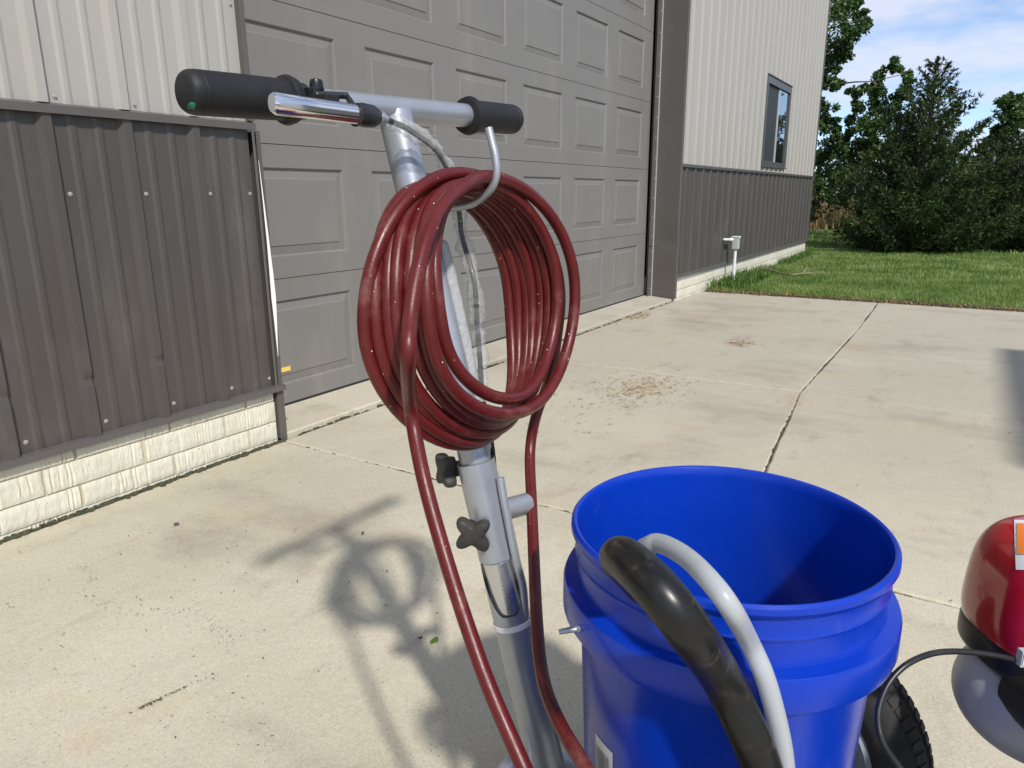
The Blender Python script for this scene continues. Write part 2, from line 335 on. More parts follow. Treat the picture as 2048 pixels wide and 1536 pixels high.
M['lawn'] = mat('lawn soil and thatch', (.040,.075,.014), .9, var=(.075,.11,.022), vscale=9, bump=.6, bscale=80, bdist=.01)
M['field'] = mat('distant field', (.18,.14,.07), .95, var=(.11,.12,.04), vscale=.05, bump=.3, bscale=2, bdist=.1)

# ================================================================== SETTING
g = MB(); g.box((-400,-400,-.6),(900,400,-.13)); tag(obj('ground', g, M['field']), 'open farmland around the yard', kind='structure')
g = MB(); g.box((6.98,-14,-.125),(21,30,-.012)); tag(obj('lawn', g, M['lawn']), 'mown green lawn beyond the concrete drive', kind='structure')
g = MB(); g.box((-30,-14,-.125),(6.975,2.1,-.045)); tag(obj('soil_bed', g, M['soil']), 'soil bed under the drive slabs', kind='structure')

# ---- drive: separate slabs with worn edges and open joints
drive = thing('driveway', (1.78,.6,0), 'pale weathered concrete drive in front of the big door', None, 'structure')
XC = [-5.35,-3.56,-1.78,0,1.782,3.555,5.552,6.96]; YC = [-4.8,-3.0,-1.2,.6,2.186]; YJ = [.40,.40,.40,.385,.445,.604,.598,.622]
def slab(x0, x1, y0, y1, zt=0., zb=-.10, gap=.0030, name='slab', parent=None, step=.035, slope=0):
    def edge(a, b):
        n = max(2, int(math.hypot(b[0]-a[0], b[1]-a[1])/step)); out = []
        ph = random.uniform(0, 9)
        for k in range(n):
            t = k/n; j = random.uniform(-.0018,.0018)+.0035*math.sin(t*11+ph)*math.sin(t*4.1+ph)
            if random.random() < .06: j -= random.uniform(0,.006)
            dx, dy = b[0]-a[0], b[1]-a[1]; L = math.hypot(dx, dy); nx, ny = -dy/L, dx/L
            out.append((a[0]+dx*t+nx*(gap-j), a[1]+dy*t+ny*(gap-j)))
        return out
    if not isinstance(y0, tuple): y0 = (y0, y0); y1 = (y1, y1)
    c = [(x0,y0[0]),(x1,y0[1]),(x1,y1[1]),(x0,y1[0])]; y0 = min(y0); y1 = max(y1)
    P = sum([edge(c[i], c[(i+1) % 4]) for i in range(4)], []); n = len(P)
    cx, cy_ = (x0+x1)/2, (y0+y1)/2; mb = MB()
    zf = lambda x, y: zt + slope*(y-y0)
    ins = [(x+(.006 if x < cx else -.006)*(abs(x-cx) > .3*(x1-x0)), y+(.006 if y < cy_ else -.006)*(abs(y-cy_) > .3*(y1-y0))) for x, y in P]
    vs = [(x,y,zb) for x, y in P]+[(x,y,zf(x,y)-.005) for x, y in P]+[(x,y,zf(x,y)) for x, y in ins]
    fs = [(k,(k+1) % n,n+(k+1) % n,n+k) for k in range(n)]+[(n+k,n+(k+1) % n,2*n+(k+1) % n,2*n+k) for k in range(n)]+[tuple(range(2*n,3*n))]
    mb.add(vs, fs); return obj(name, mb, M['concrete'], parent)
for i in range(len(XC)-1):
    for j in range(len(YC)-1):
        y0 = (YJ[i], YJ[i+1]) if j == 3 else (YC[j],)*2; y1 = (YJ[i], YJ[i+1]) if j == 2 else (YC[j+1],)*2
        slab(XC[i], XC[i+1], y0, y1, zt=random.uniform(-.002,.002), parent=drive)
slab(1.80, 6.16, 2.198, 2.62, zt=.020, zb=-.1, name='apron', parent=drive, slope=.09)
# dirt packed into the joints
for x in XC[1:-1]:
    mb = MB(); mb.box((x-.012,-2.9,-.06),(x+.012,2.18,-.0075)); obj('joint_dirt', mb, M['soil'], drive)
for i in range(len(XC)-1):
    mb = MB(); a, b = XC[i]+.015, XC[i+1]-.015; q = .012
    mb.add([(a,YJ[i]-q,-.06),(b,YJ[i+1]-q,-.06),(b,YJ[i+1]+q,-.06),(a,YJ[i]+q,-.06),(a,YJ[i]-q,-.0075),(b,YJ[i+1]-q,-.0075),(b,YJ[i+1]+q,-.0075),(a,YJ[i]+q,-.0075)],[(0,3,2,1),(4,5,6,7),(0,1,5,4),(1,2,6,5),(2,3,7,6),(3,0,4,7)])
    obj('joint_dirt', mb, M['soil'], drive)
mb = MB(); mb.box((1.79,2.178,-.06),(6.97,2.206,-.0085)); obj('joint_dirt', mb, M['soil'], drive)
# moss tufts in the joints
jf = MB()
for x in XC[1:-1]:
    for k in range(260):
        y = random.uniform(-1.5, 2.18); s_ = random.uniform(.002,.006); z = -.012+random.uniform(0,.009)
        jf.box((x-s_+random.uniform(-.003,.003), y-s_*1.6, -.04),(x+s_, y+s_*1.6, z))
for k in range(420):
    x = random.uniform(0, 6.9); s_ = random.uniform(.002,.006); yj = float(np.interp(x, XC, YJ)); jf.box((x-s_*2,yj-s_,-.04),(x+s_*2,yj+s_,-.012+random.uniform(0,.010)))
for k in range(260):
    x = random.uniform(1.8, 6.1); s_ = random.uniform(.003,.007); jf.box((x-s_*2,2.192-s_,-.04),(x+s_*2,2.192+s_,random.uniform(-.012,.006)))
o = obj('joint_moss', jf, M['moss'], drive); tag(o, 'dark moss and dirt lodged in the slab joints', kind='stuff')

# ================================================================== BUILDING
BX0, BX1, WT, EAVE = -6.0, 12.1, 1.165, 4.6
DX0, DX1, DY = 1.77, 6.152, D+.25
bld = thing('metal_building', (1.77, D, 0), 'cream and brown ribbed steel farm building with a big grey door', 'building')
RX = .8822-.024
def ribs(x0, x1):
    """profile points (x, protrusion) of ribbed sheet"""
    pts = [(x0, 0)]
    k = math.ceil((x0-RX)/.2286-.5)
    while RX+.2286*k-.04 < x1:
        c = RX+.2286*k
        for dx, h in ((-.026,0),(-.0125,.019),(.0115,.019),(.020,0),(.058,0),(.067,.0040),(.078,.0040),(.088,0),(.134,0),(.143,.0040),(.154,.0040),(.164,0)):
            if x0 < c+dx < x1: pts.append((c+dx, h))
        k += 1
    pts.append((x1, 0)); return pts
DENTS = [(.8822+.2286-.018, .40, .017), (.8822+.4572-.018, .415, .015), (.8822-.02, .40, .013)]
def siding(name, x0, x1, z0, z1, m, dents=False, hole=None):
    mb = MB(); pf = ribs(x0, x1)
    zs = [z0, z1] if not dents else sorted(set([z0, z1]+[z0+(z1-z0)*k/8 for k in range(9)]+[.36,.38,.39,.40,.41,.42,.43,.45]))
    if hole: zs = sorted(set(zs+[hole[2], hole[3]])); pf = sorted(set(pf+[(hole[0],0),(hole[1],0)]))
    n = len(pf)
    for z in zs:
        for x, h in pf:
            y = D-h
            for dx, dz, a in DENTS if dents else ():
                q = ((x-dx)/.022)**2+((z-dz)/.013)**2
                y += a*.55*math.exp(-q)*(h > .01)
            mb.v.append((x, y, z))
    for j in range(len(zs)-1):
        for i in range(n-1):
            if hole and hole[0]-1e-6 <= pf[i][0] and pf[i+1][0] <= hole[1]+1e-6 and hole[2]-1e-6 <= zs[j] and zs[j+1] <= hole[3]+1e-6: continue
            mb.f.append((j*n+i, j*n+i+1, (j+1)*n+i+1, (j+1)*n+i)); mb.m.append(0)
    o = obj(name, mb, m, bld, smooth=14); return o
WIN = (8.93, 10.13, 1.262, 2.20)
s1 = siding('siding_panel', BX0, DX0-.012, WT+.012, EAVE, M['white_steel']); s1['label'] = 'cream ribbed siding left of the door'
s2 = siding('siding_panel', BX0, DX0-.012, .215, WT-.006, M['brown_steel'], True); s2['label'] = 'brown ribbed wainscot left of the door, dented near its foot'
s3 = siding('siding_panel', 6.185, BX1, WT+.012, EAVE, M['white_steel'], hole=WIN); s3['label'] = 'cream ribbed siding around the window'
s4 = siding('siding_panel', 6.185, BX1, .215, WT-.006, M['brown_steel']); s4['label'] = 'brown ribbed wainscot right of the door'
s5 = siding('siding_panel', DX0-.012, 6.185, 3.95, EAVE, M['white_steel']); s5['label'] = 'cream ribbed siding above the door'
# trims between cream and brown, and at the foot
for x0, x1 in ((BX0, DX0+.006),(6.19, BX1)):
    mb = MB(); mb.add([(x0,D-.001,WT+.014),(x0,D-.026,WT+.006),(x0,D-.026,WT-.016),(x0,D-.021,WT-.016),(x1,D-.001,WT+.014),(x1,D-.026,WT+.006),(x1,D-.026,WT-.016),(x1,D-.021,WT-.016)],
                      [(0,1,5,4),(1,2,6,5),(2,3,7,6)])
    obj('wainscot_trim', mb, M['trim'], bld)
    mb = MB(); x1b = x1+(.03 if x0 < 0 else 0)
    mb.add([(x0,D-.003,.226),(x0,D-.024,.222),(x0,D-.027,.204),(x0,D-.010,.201),(x1b,D-.003,.226),(x1b,D-.024,.222),(x1b,D-.027,.204),(x1b,D-.010,.201)],
           [(0,1,5,4),(1,2,6,5),(2,3,7,6)])
    obj('base_trim', mb, M['trim'], bld)
# corner trims at the door and the far end
mb = MB(); mb.box((DX0-.016,D-.024,WT+.013),(DX0+.004,D+.26,3.95)); obj('jamb_trim', mb, M['trim'], bld, bevel=.002)
# bent lower jamb: bows away between 0.4 and 1.0 m, leaving a white slit
mb = MB(); zz = [.205,.35,.47,.60,.75,.9,1.02,WT-.017]
bow = [0,.001,.004,.010,.008,.005,.002,0]
for z, b in zip(zz, bow):
    mb.v += [(DX0-.012,D-.022,z),(DX0-.004,D-.025,z)]
for k in range(len(zz)-1): mb.f.append((2*k,2*k+1,2*k+3,2*k+2)); mb.m.append(0)
obj('jamb_trim', mb, M['trim'], bld)
mb = MB()
for z, b in zip(zz, bow): mb.v += [(DX0+.006+b*.9,D-.020,z),(DX0+.026+b*.5,D-.018,z),(DX0+.028+b*.4,D+.26,z)]
for k in range(len(zz)-1):
    for q in (0,1): mb.f.append((3*k+q,3*k+q+1,3*k+q+4,3*k+q+3)); mb.m.append(0)
o = obj('jamb_trim', mb, M['trim'], bld); o['label'] = 'bent lower jamb trim bowed away from the wall'
mb = MB()
for z, c, wv in ((1.05,1.781,.0005),(.92,1.7855,.0045),(.77,1.790,.010),(.64,1.792,.017),(.56,1.792,.020),(.47,1.791,.012),(.40,1.789,.006),(.34,1.788,.0005)): mb.v += [(c-.010-wv/2,D-.0285,z),(c-.010+wv/2,D-.0295,z)]
for k in range(7): mb.f.append((2*k,2*k+1,2*k+3,2*k+2)); mb.m.append(0)
o = obj('jamb_backing', mb, M['white_plastic'], bld); o['label'] = 'white backing strip showing through the bent jamb'
mb = MB(); mb.box((DX0+.002,D-.012,.008),(DX0+.032,D+.2,.203)); obj('jamb_foot', mb, M['trim'], bld, bevel=.002)
# right jamb: deep reveal, flange with screws against the door, bent outer edge
XR = 6.176
mb = MB(); zz = [.022,.12,.21,.3,.40,.44,.48,.53,.58,.64,.8,1.0,WT,1.5,2.2,3.0,3.95]
for z in zz:
    d_ = .020*math.exp(-((z-.50)/.05)**2) - .016*math.exp(-((z-.64)/.09)**2) - .010*math.exp(-((z-.36)/.08)**2)
    mb.v += [(XR-.012,D+.255,z),(XR-.001,D+.212,z),(XR+d_*.15,D+.11,z),(XR-.004+d_*.8,D-.018-abs(d_)*.2,z),(XR+.020+d_*.5,D-.026,z),(XR+.034,D-.004,z)]
for k in range(len(zz)-1):
    for q in range(5): mb.f.append((6*k+q,6*k+q+1,6*k+q+7,6*k+q+6)); mb.m.append(0)
o = obj('door_jamb', mb, M['trim'], bld, smooth=25); o['label'] = 'deep brown steel jamb right of the door, buckled near its foot'
for z0, z1 in ((.022,.474),(.482,3.9)):
    mb = MB(); mb.box((XR-.085,D+.205,z0),(XR-.003,D+.212,z1)); fl = obj('jamb_flange', mb, M['trim'], bld, bevel=.0015)
    z = z0+.08
    while z < z1 and z < 2.8:
        mb = MB(); mb.lathe([(0,.004),(.004,.004),(.0055,0)], (XR-.035,D+.205,z), (0,-1,0), 8); obj('screw', mb, M['screw'], fl); z += .165
mb = MB(); mb.box((XR-.006,D+.196,.022),(XR-.002,D+.206,3.9)); obj('jamb_bead', mb, M['boxgrey'], bld)
# end corner trim, end wall, back, roof
mb = MB(); mb.box((BX1-.03,D-.030,.2),(BX1+.006,D+.1,EAVE)); obj('corner_trim', mb, M['trim'], bld, bevel=.002)
mb = MB(); mb.box((BX1-.12,D+.11,0),(BX1,D+12,EAVE)); mb.box((BX0,D+.03,0),(BX0+.1,D+12,EAVE)); mb.box((BX0+.11,D+11.9,0),(BX1-.13,D+12,EAVE)); obj('end_wall', mb, M['white_steel'], bld)
mb = MB()
for a, b, z in ((D-.4,D+6,0),(D+6,D+12.4,1)):
    z0, z1 = (EAVE+.02, EAVE+1.9) if z == 0 else (EAVE+1.9, EAVE+.02)
    mb.add([(BX0-.3,a,z0),(BX1+.3,a,z0),(BX1+.3,b,z1),(BX0-.3,b,z1),(BX0-.3,a,z0+.1),(BX1+.3,a,z0+.1),(BX1+.3,b,z1+.1),(BX0-.3,b,z1+.1)],[(0,3,2,1),(4,5,6,7),(0,1,5,4),(2,3,7,6),(3,0,4,7),(1,2,6,5)])
obj('roof', mb, M['roofing'], bld)
mb = MB(); mb.box((BX0+.2,D+.30,.0),(DX0-.02,D+.4,EAVE)); obj('inner_wall', mb, M['seal'], bld)
mb = MB(); mb.box((6.25,D+.30,0),(BX1-.2,D+.4,EAVE)); obj('inner_wall', mb, M['seal'], bld)
# screws in the siding
def screws(sheet, pts):
    for x, z in pts:
        mb = MB(); mb.lathe([(0,.0048),(.0032,.0048),(.0038,.0015),(.0066,.0012),(.0068,0)], (x, D-.0005, z), (0,-1,0), 10); obj('screw', mb, M['screw'], sheet, smooth=40)
kk = range(-2, 5)
sx_ = [.8822+.2286*k+.015 for k in (-1,0,1,2,3)]
screws(s1, [(x, 1.196) for x in sx_]+[(1.740,1.197)]+[(x,1.62) for x in sx_]+[(1.738,1.546)])
screws(s2, [(x, .935) for x in sx_]+[(1.744,.935)]+[(x,.257) for x in sx_]+[(1.750,.257)])
# foundation: painted split-face blocks
def blockwall(x0, x1, xoff, yf, nm):
    f = part(nm, bld)
    mb = MB(); mb.box((x0,yf+.010,-.1),(x1,yf+.3,.197)); obj('mortar', mb, M['mortar'], f)
    for c, (z0, z1, off) in enumerate(((-.08,.0085,0),(.0115,.0805,1),(.0855,.1605,0),(.1655,.199,1))):
        st = xoff[off]; k = math.floor((x0-st)/.3065)
        while st+.3065*k < x1:
            a = max(x0, st+.3065*k+.003); b = min(x1, st+.3065*(k+1)-.003); k += 1
            if b-a < .02: continue
            vis = b > .3; n = max(3, int((b-a)/.0058)) if (vis and b < 2.0) else 6; rws = 6; mb = MB(); ph = random.uniform(0, 99)
            if k % 4 == 0: n = n
            flut = []
            for i in range(n+1): flut.append(random.uniform(.001,.0072)*(.35+.65*(math.sin(i*.13+ph)+1)/2) if i % 2 else random.uniform(-.0006,.0008))
            for j in range(rws+1):
                z = z0+(z1-z0)*j/rws
                for i in range(n+1):
                    e = .0035 if (j in (0,rws) or i in (0,n)) else 0
                    wob_ = .0009*math.sin(j*1.1+ph+i*.31)
                    mb.v.append((a+(b-a)*i/n+(wob_ if 0 < i < n else 0), yf+e+flut[i]*(.85+.25*random.random())*(1 if 0 < j < rws else .5), z))
            for j in range(rws):
                for i in range(n): mb.f.append((j*(n+1)+i, j*(n+1)+i+1, (j+1)*(n+1)+i+1, (j+1)*(n+1)+i)); mb.m.append(0)
            q = len(mb.v); cs = [0, n, rws*(n+1)+n, rws*(n+1)]
            for ci in cs: x, y, z = mb.v[ci]; mb.v.append((x, yf+.03, z))
            for u in range(4): mb.f.append((cs[u], cs[(u+1) % 4], q+(u+1) % 4, q+u)); mb.m.append(0)
            obj('block', mb, M['block'], f, smooth=50)
    return f
blockwall(-2.5, DX0-.006, (.925, 1.0235), D-.002, 'foundation_wall')
blockwall(6.19, BX1-.006, (.925, 1.0235), D-.002, 'foundation_wall')
# moss strip along the left foot
mb = MB()
for k in range(900):
    x = random.uniform(-.3, 1.78); s_ = random.uniform(.0012,.0050); y = D-.004-abs(random.gauss(0,.009)); mb.box((x-s_*1.5,y-s_,-.03),(x+s_*1.5,y+s_,random.uniform(.001,.007)))
tag(obj('foot_moss', mb, M['moss']), 'dark green moss along the foot of the left block wall', 'moss', kind='stuff')
# ---- overhead door
gd = part('garage_door', bld)
SZ = [.043,.590,1.131,1.672,2.213,2.754,3.295,3.836]
PXS = [1.955+.6930*k for k in range(6)]
def section(i):
    z0, z1 = SZ[i]+.0015, SZ[i+1]-.0015; x0, x1 = DX0+.02, XR-.07
    xs = [x0]; 
    for p in PXS: xs += [p, p+.5025]
    xs.append(x1); pz0, pz1 = z0+.090, z1-.090
    mb = MB(); y = DY
    mb.add([(x0,y,z0),(x1,y,z0),(x1,y,pz0),(x0,y,pz0)],[(0,1,2,3)]); mb.add([(x0,y,pz1),(x1,y,pz1),(x1,y,z1),(x0,y,z1)],[(0,1,2,3)])
    mb.add([(x0,y,z1),(x1,y,z1),(x1,y+.012,z1),(x0,y+.012,z1)],[(0,1,2,3)]); mb.add([(x0,y,z0),(x1,y,z0),(x1,y+.012,z0),(x0,y+.012,z0)],[(0,1,2,3)])
    for k in range(0, len(xs)-1, 2): mb.add([(xs[k],y,pz0),(xs[k+1],y,pz0),(xs[k+1],y,pz1),(xs[k],y,pz1)],[(0,1,2,3)])
    for p in PXS:
        rings = [(0,0),(.008,.011),(.040,.0065),(.045,.0025),(.050,.0025)]
        vs = []
        for ins, dp in rings:
            vs += [(p+ins,y+dp,pz0+ins),(p+.5025-ins,y+dp,pz0+ins),(p+.5025-ins,y+dp,pz1-ins),(p+ins,y+dp,pz1-ins)]
        fs = [(4*r+q,4*r+(q+1) % 4,4*r+4+(q+1) % 4,4*r+4+q) for r in range(len(rings)-1) for q in range(4)]+[(16,17,18,19)]
        mb.add(vs, fs)
    return obj('door_section', mb, M['door'], gd)
for i in range(len(SZ)-1): section(i)
mb = MB(); mb.box((DX0+.03,DY+.02,.02),(XR-.06,DY+.05,3.9)); obj('door_core', mb, M['seal'], gd)
mb = MB(); mb.tube([(DX0+.03,DY+.012,.043),(XR-.07,DY+.012,.043)], .016, 10); obj('bottom_seal', mb, M['seal'], gd)
a, b = onY((561,741), DY-.001), onY((581,733), DY-.001)
mb = MB(); mb.box((2.012,DY-.0012,.192),(2.066,DY+.0005,.212)); o = obj('sticker', mb, M['yellow'], gd); o['label'] = 'small yellow sticker low on the door'
# ---- window
wn = part('window', bld); wx0, wx1, wz0, wz1 = WIN
mb = MB(); t_ = .032; yy = D-.021
mb.box((wx0-.02,yy,wz0-.02),(wx0+t_,D+.05,wz1+.02)); mb.box((wx1-t_,yy,wz0-.02),(wx1+.02,D+.05,wz1+.02))
mb.box((wx0+t_+.001,yy+.001,wz0-.02),(wx1-t_-.001,D+.05,wz0+t_)); mb.box((wx0+t_+.001,yy+.001,wz1-t_-.03),(wx1-t_-.001,D+.05,wz1+.02)); obj('frame', mb, M['alu_frame'], wn, bevel=.003)
mb = MB(); mb.box((wx0-.025,yy-.010,wz1+.021),(wx1+.025,D-.001,wz1+.030)); obj('drip_cap', mb, M['trim'], wn)
mb = MB(); mb.box((wx0-.025,yy-.012,wz0-.036),(wx1+.025,D-.001,wz0-.021)); obj('sill', mb, M['trim'], wn, bevel=.002)
xm = (wx0+wx1)/2+.03
mb = MB(); mb.box((wx0+t_+.002,D+.006,wz0+t_),(xm,D+.012,wz1-t_-.031)); obj('insect_screen', mb, M['screen'], wn)
mb = MB(); mb.box((xm+.001,D-.008,wz0+t_+.001),(xm+.035,D+.03,wz1-t_-.032)); obj('mullion', mb, M['boxgrey'], wn, bevel=.002)
mb = MB(); mb.box((xm+.037,D-.001,wz0+t_+.002),(wx1-t_-.002,D+.004,wz1-t_-.033)); obj('pane', mb, M['glass'], wn)

# ================================================================== LAWN AND PLANTS
def blades(n, xr, yr, h, wd, keep=None, z=-.01, lean=.5):
    x = rng.uniform(*xr, n); y = rng.uniform(*yr, n)
    if keep is not None: k = keep(x, y); x, y = x[k], y[k]; n = len(x)
    hh = rng.uniform(*h, n); a = rng.uniform(0, 2*np.pi, n); ln = rng.uniform(.1, lean, n)*hh; w_ = rng.uniform(*wd, n)
    dx, dy = np.cos(a), np.sin(a); px_, py_ = -dy, dx
    V = np.zeros((n,5,3))
    V[:,0] = np.stack([x-px_*w_, y-py_*w_, np.full(n,z)],1); V[:,1] = np.stack([x+px_*w_, y+py_*w_, np.full(n,z)],1)
    V[:,2] = np.stack([x+px_*w_*.8+dx*ln*.35, y+py_*w_*.8+dy*ln*.35, z+hh*.6],1); V[:,3] = np.stack([x-px_*w_*.8+dx*ln*.35, y-py_*w_*.8+dy*ln*.35, z+hh*.6],1)
    V[:,4] = np.stack([x+dx*ln, y+dy*ln, z+hh],1)
    b = np.arange(n)[:,None]*5
    return V.reshape(-1,3), np.concatenate([b+np.array([[0,1,2]]), b+np.array([[0,2,3]]), b+np.array([[3,2,4]])])
inlawn = lambda x, y: (x > 12.15) | (y < 2.17)
edge_ok = lambda x, y: inlawn(x, y) & (x > 6.99+.10*np.abs(np.sin(y*3.1))*np.abs(np.sin(y*7.7+1)))
A = [blades(120000, (7.0,9.2), (-2.2,2.18), (.018,.052), (.0010,.0022), edge_ok, lean=.9), blades(90000, (9.2,13.5), (-3,3.2), (.02,.05), (.0016,.0036), inlawn, lean=.9),
     blades(16000, (13.5,20), (-4,5), (.03,.07), (.005,.010)), blades(5000, (7.0,7.35), (-2.2,2.1), (.03,.075), (.0012,.0026), edge_ok, lean=.9)]
V = []; F_ = []; o_ = 0
for v, f in A: V.append(v); F_.append(f+o_); o_ += len(v)
tag(fast('grass', np.concatenate(V), np.concatenate(F_), M['grass']), 'short mown grass covering the lawn', 'grass', kind='stuff')
# tall grass and weeds along the wall foot
v1, f1 = blades(2600, (7.0,12.0), (2.02,2.185), (.04,.12), (.0018,.004), lambda x, y: np.sin(x*5)+np.sin(x*2.3+1) > -.4, lean=.8)
v2, f2 = blades(700, (7.1,8.4), (1.85,2.17), (.05,.15), (.003,.008), lean=1.2)
tag(fast('wall_weeds', np.concatenate([v1, v2]), np.concatenate([f1, f2+len(v1)]), M['weed']), 'taller weeds growing along the foot of the right wall', 'weeds', kind='stuff')
# dead grass and soil crumbs at the lawn edge
v1, f1 = blades(9000, (6.92,7.24), (-2.2,2.1), (.006,.035), (.002,.004), lean=2.5, z=-.008)
tag(fast('dead_grass', v1, f1, M['straw']), 'dry brown clippings along the edge of the lawn', 'dead grass', kind='stuff')
mb = MB()
for k in range(3200):
    y = random.uniform(-2.2, 2.15); x = 6.96+abs(random.gauss(0,.05+.03*math.sin(y*4))); s_ = random.uniform(.004,.016); mb.box((x-s_,y-s_,-.03),(x+s_,y+s_,random.uniform(-.002,.014)))
tag(obj('soil_crumbs', mb, M['soil']), 'dark soil crumbs where the lawn meets the concrete', 'soil', kind='stuff')

def leaves(centers, radii, n_per, size, flat=1., droop=0., elong=2.2, squash=(1,1,1)):
    """leaf-shaped quads scattered through clumps"""
    C = np.repeat(np.array(centers), n_per, 0); Rr = np.repeat(np.array(radii), n_per)[:,None]; n = len(C)
    d = rng.normal(size=(n,3)); d /= np.linalg.norm(d,axis=1,keepdims=True); P = C+d*Rr*(rng.uniform(0,1,(n,1))**.45)*np.array(squash)
    t = rng.normal(size=(n,3))*np.array([1,1,flat]); t[:,2] -= droop; t /= np.linalg.norm(t,axis=1,keepdims=True)
    u = np.cross(t, rng.normal(size=(n,3))); u /= np.linalg.norm(u,axis=1,keepdims=True)
    s_ = rng.uniform(.6,1.3,(n,1))*size
    V = np.stack([P-t*s_*elong*.5, P+u*s_*.5, P+t*s_*elong*.5, P-u*s_*.5],1).reshape(-1,3)
    return V, np.arange(n*4).reshape(-1,4)
def cedar(name, base, h, spread, label, nb=120, dens=1., seed=1, dist=14, lean=0, thin_top=.72):
    r = np.random.default_rng(seed); root = thing(name, base, label, 'tree'); bx, by, bz = base
    mb = MB(); mb.tube([(bx,by,bz-.1),(bx+lean*.3,by,bz+h*.5),(bx+lean,by,bz+h*.97)], [.09*h/3,.05*h/3,.008], 8); obj('trunk', mb, M['bark'], root)
    brm = MB(); Vs = []
    for i in range(nb):
        fz = ((i+.5)/nb)**1.75; z = bz+h*(.02+.95*fz); a = i*2.399+r.uniform(-.5,.5)
        top = max(0, (fz-.50)/.50)
        L = min(spread, spread*.66*(bz+h-z)/(h*.5)*1.0+.04)*(.48+.55*r.random())
        if fz < .10: L *= .9
        up = .15+.75*fz+.25*top+r.uniform(-.12,.22); z -= up*L*.55*top
        p0 = np.array([bx+lean*fz,by,z]); dr = np.array([math.cos(a),math.sin(a),0])
        npt = 7; pts = []
        for k in range(npt):
            t = k/(npt-1); pts.append(p0+dr*L*t+np.array([0,0,L*(up*t-.30*t*(1-t)*(1-fz)*2)]))
        brm.tube(pts, [.012*(1-.8*k/(npt-1))*h/3 for k in range(npt)], 5, cap=False)
        # sprays: little feathery tips pointing outward and up along the branch
        m = int((8+85*L)*dens*(1-.62*top**.5))
        t = r.uniform(.12,1,m)**.75; idx = np.clip((t*(npt-1)).astype(int),0,npt-2); fr = t*(npt-1)-idx; PA = np.array(pts)
        P = PA[idx]*(1-fr[:,None])+PA[idx+1]*fr[:,None]
        rad = (.014+.16*(1-t)*(1-fz)**2+.05*(1-fz)*(1-top))*(h/3)
        P = P+r.normal(size=(m,3))*rad[:,None]*np.array([.8,.8,.6])
        sd = r.normal(size=(m,3))*.65+dr*(.9)+np.array([0,0,.45+.5*fz]); sd /= np.linalg.norm(sd,axis=1,keepdims=True)
        for q in range(4):     # each spray is a few narrow blades fanning out
            tt = sd+r.normal(size=(m,3))*.33; tt /= np.linalg.norm(tt,axis=1,keepdims=True)
            u = np.cross(tt, r.normal(size=(m,3))); u /= np.linalg.norm(u,axis=1,keepdims=True)
            ln = r.uniform(.035,.085,(m,1))*(h/3)**.5; wd = r.uniform(.005,.011,(m,1))
            Vs.append(np.stack([P, P+tt*ln*.5+u*wd, P+tt*ln, P+tt*ln*.5-u*wd],1).reshape(-1,3))
    obj('branches', brm, M['bark'], root)
    V = np.concatenate(Vs); tag(fast('foliage', V, np.arange(len(V)).reshape(-1,4), M['cedar'], root), kind=None)
    return root
cedar('cedar_tree', (13.5,.80,-.03), 3.0, 1.4, 'dark pointed cedar tree standing behind the lawn beside the building end', nb=230, dens=1.6, seed=4, lean=.05)
cedar('cedar_tree', (15.2,-1.55,-.03), 2.35, 1.35, 'broad low dark cedar at the right edge of the photo', nb=190, dens=1.5, seed=9)
cedar('cedar_tree', (15.6,.0,-.03), 1.9, 1.2, 'squat dark cedar filling the gap between the two larger cedars', nb=140, dens=1.5, seed=12)
cedar('cedar_tree', (15.8,1.30,-.03), 2.3, 1.0, 'dark cedar nearest the building corner, half hidden by the pointed cedar', nb=150, dens=1.4, seed=21)
cedar('cedar_tree', (14.6,-.55,-.03), 2.0, 1.25, 'low dense cedar just right of the pointed cedar', nb=170, dens=1.6, seed=25)
def leafy(name, base, h, label, limbs, clumps, n_per, size, r0=.16, m='leaf', droop=.4, elong=2.4):
    root = thing(name, base, label, 'tree'); b = Vector(base)
    mb = MB(); mb.tube(spline([b-Vector((0,0,.2)), b+Vector((.05,.03,h*.4)), b+Vector((0,.1,h*.75)), b+Vector((.1,0,h))], 5), [r0*(1-.75*k/15) for k in range(16)], 10); obj('trunk', mb, M['bark'], root)
    mb = MB()
    for pts in limbs: sp_ = spline(pts, 5); mb.tube(sp_, [max(.008, r0*.15*(1-.9*k/(len(sp_)-1))) for k in range(len(sp_))], 6)
    if limbs: obj('branches', mb, M['bark'], root)
    sub = []
    for c in clumps:
        for q in range(5):
            v = rng.normal(size=3); v /= np.linalg.norm(v); sub.append((c[0]+v[0]*c[3]*.75, c[1]+v[1]*c[3]*.75, c[2]+v[2]*c[3]*.7, c[3]*rng.uniform(.4,.75)))
    clumps = sub; n_per = n_per//5
    V, f = leaves([c[:3] for c in clumps], [c[3] for c in clumps], n_per, size, droop=droop, elong=elong)
    fast('crown', V, f, M[m], root); return root
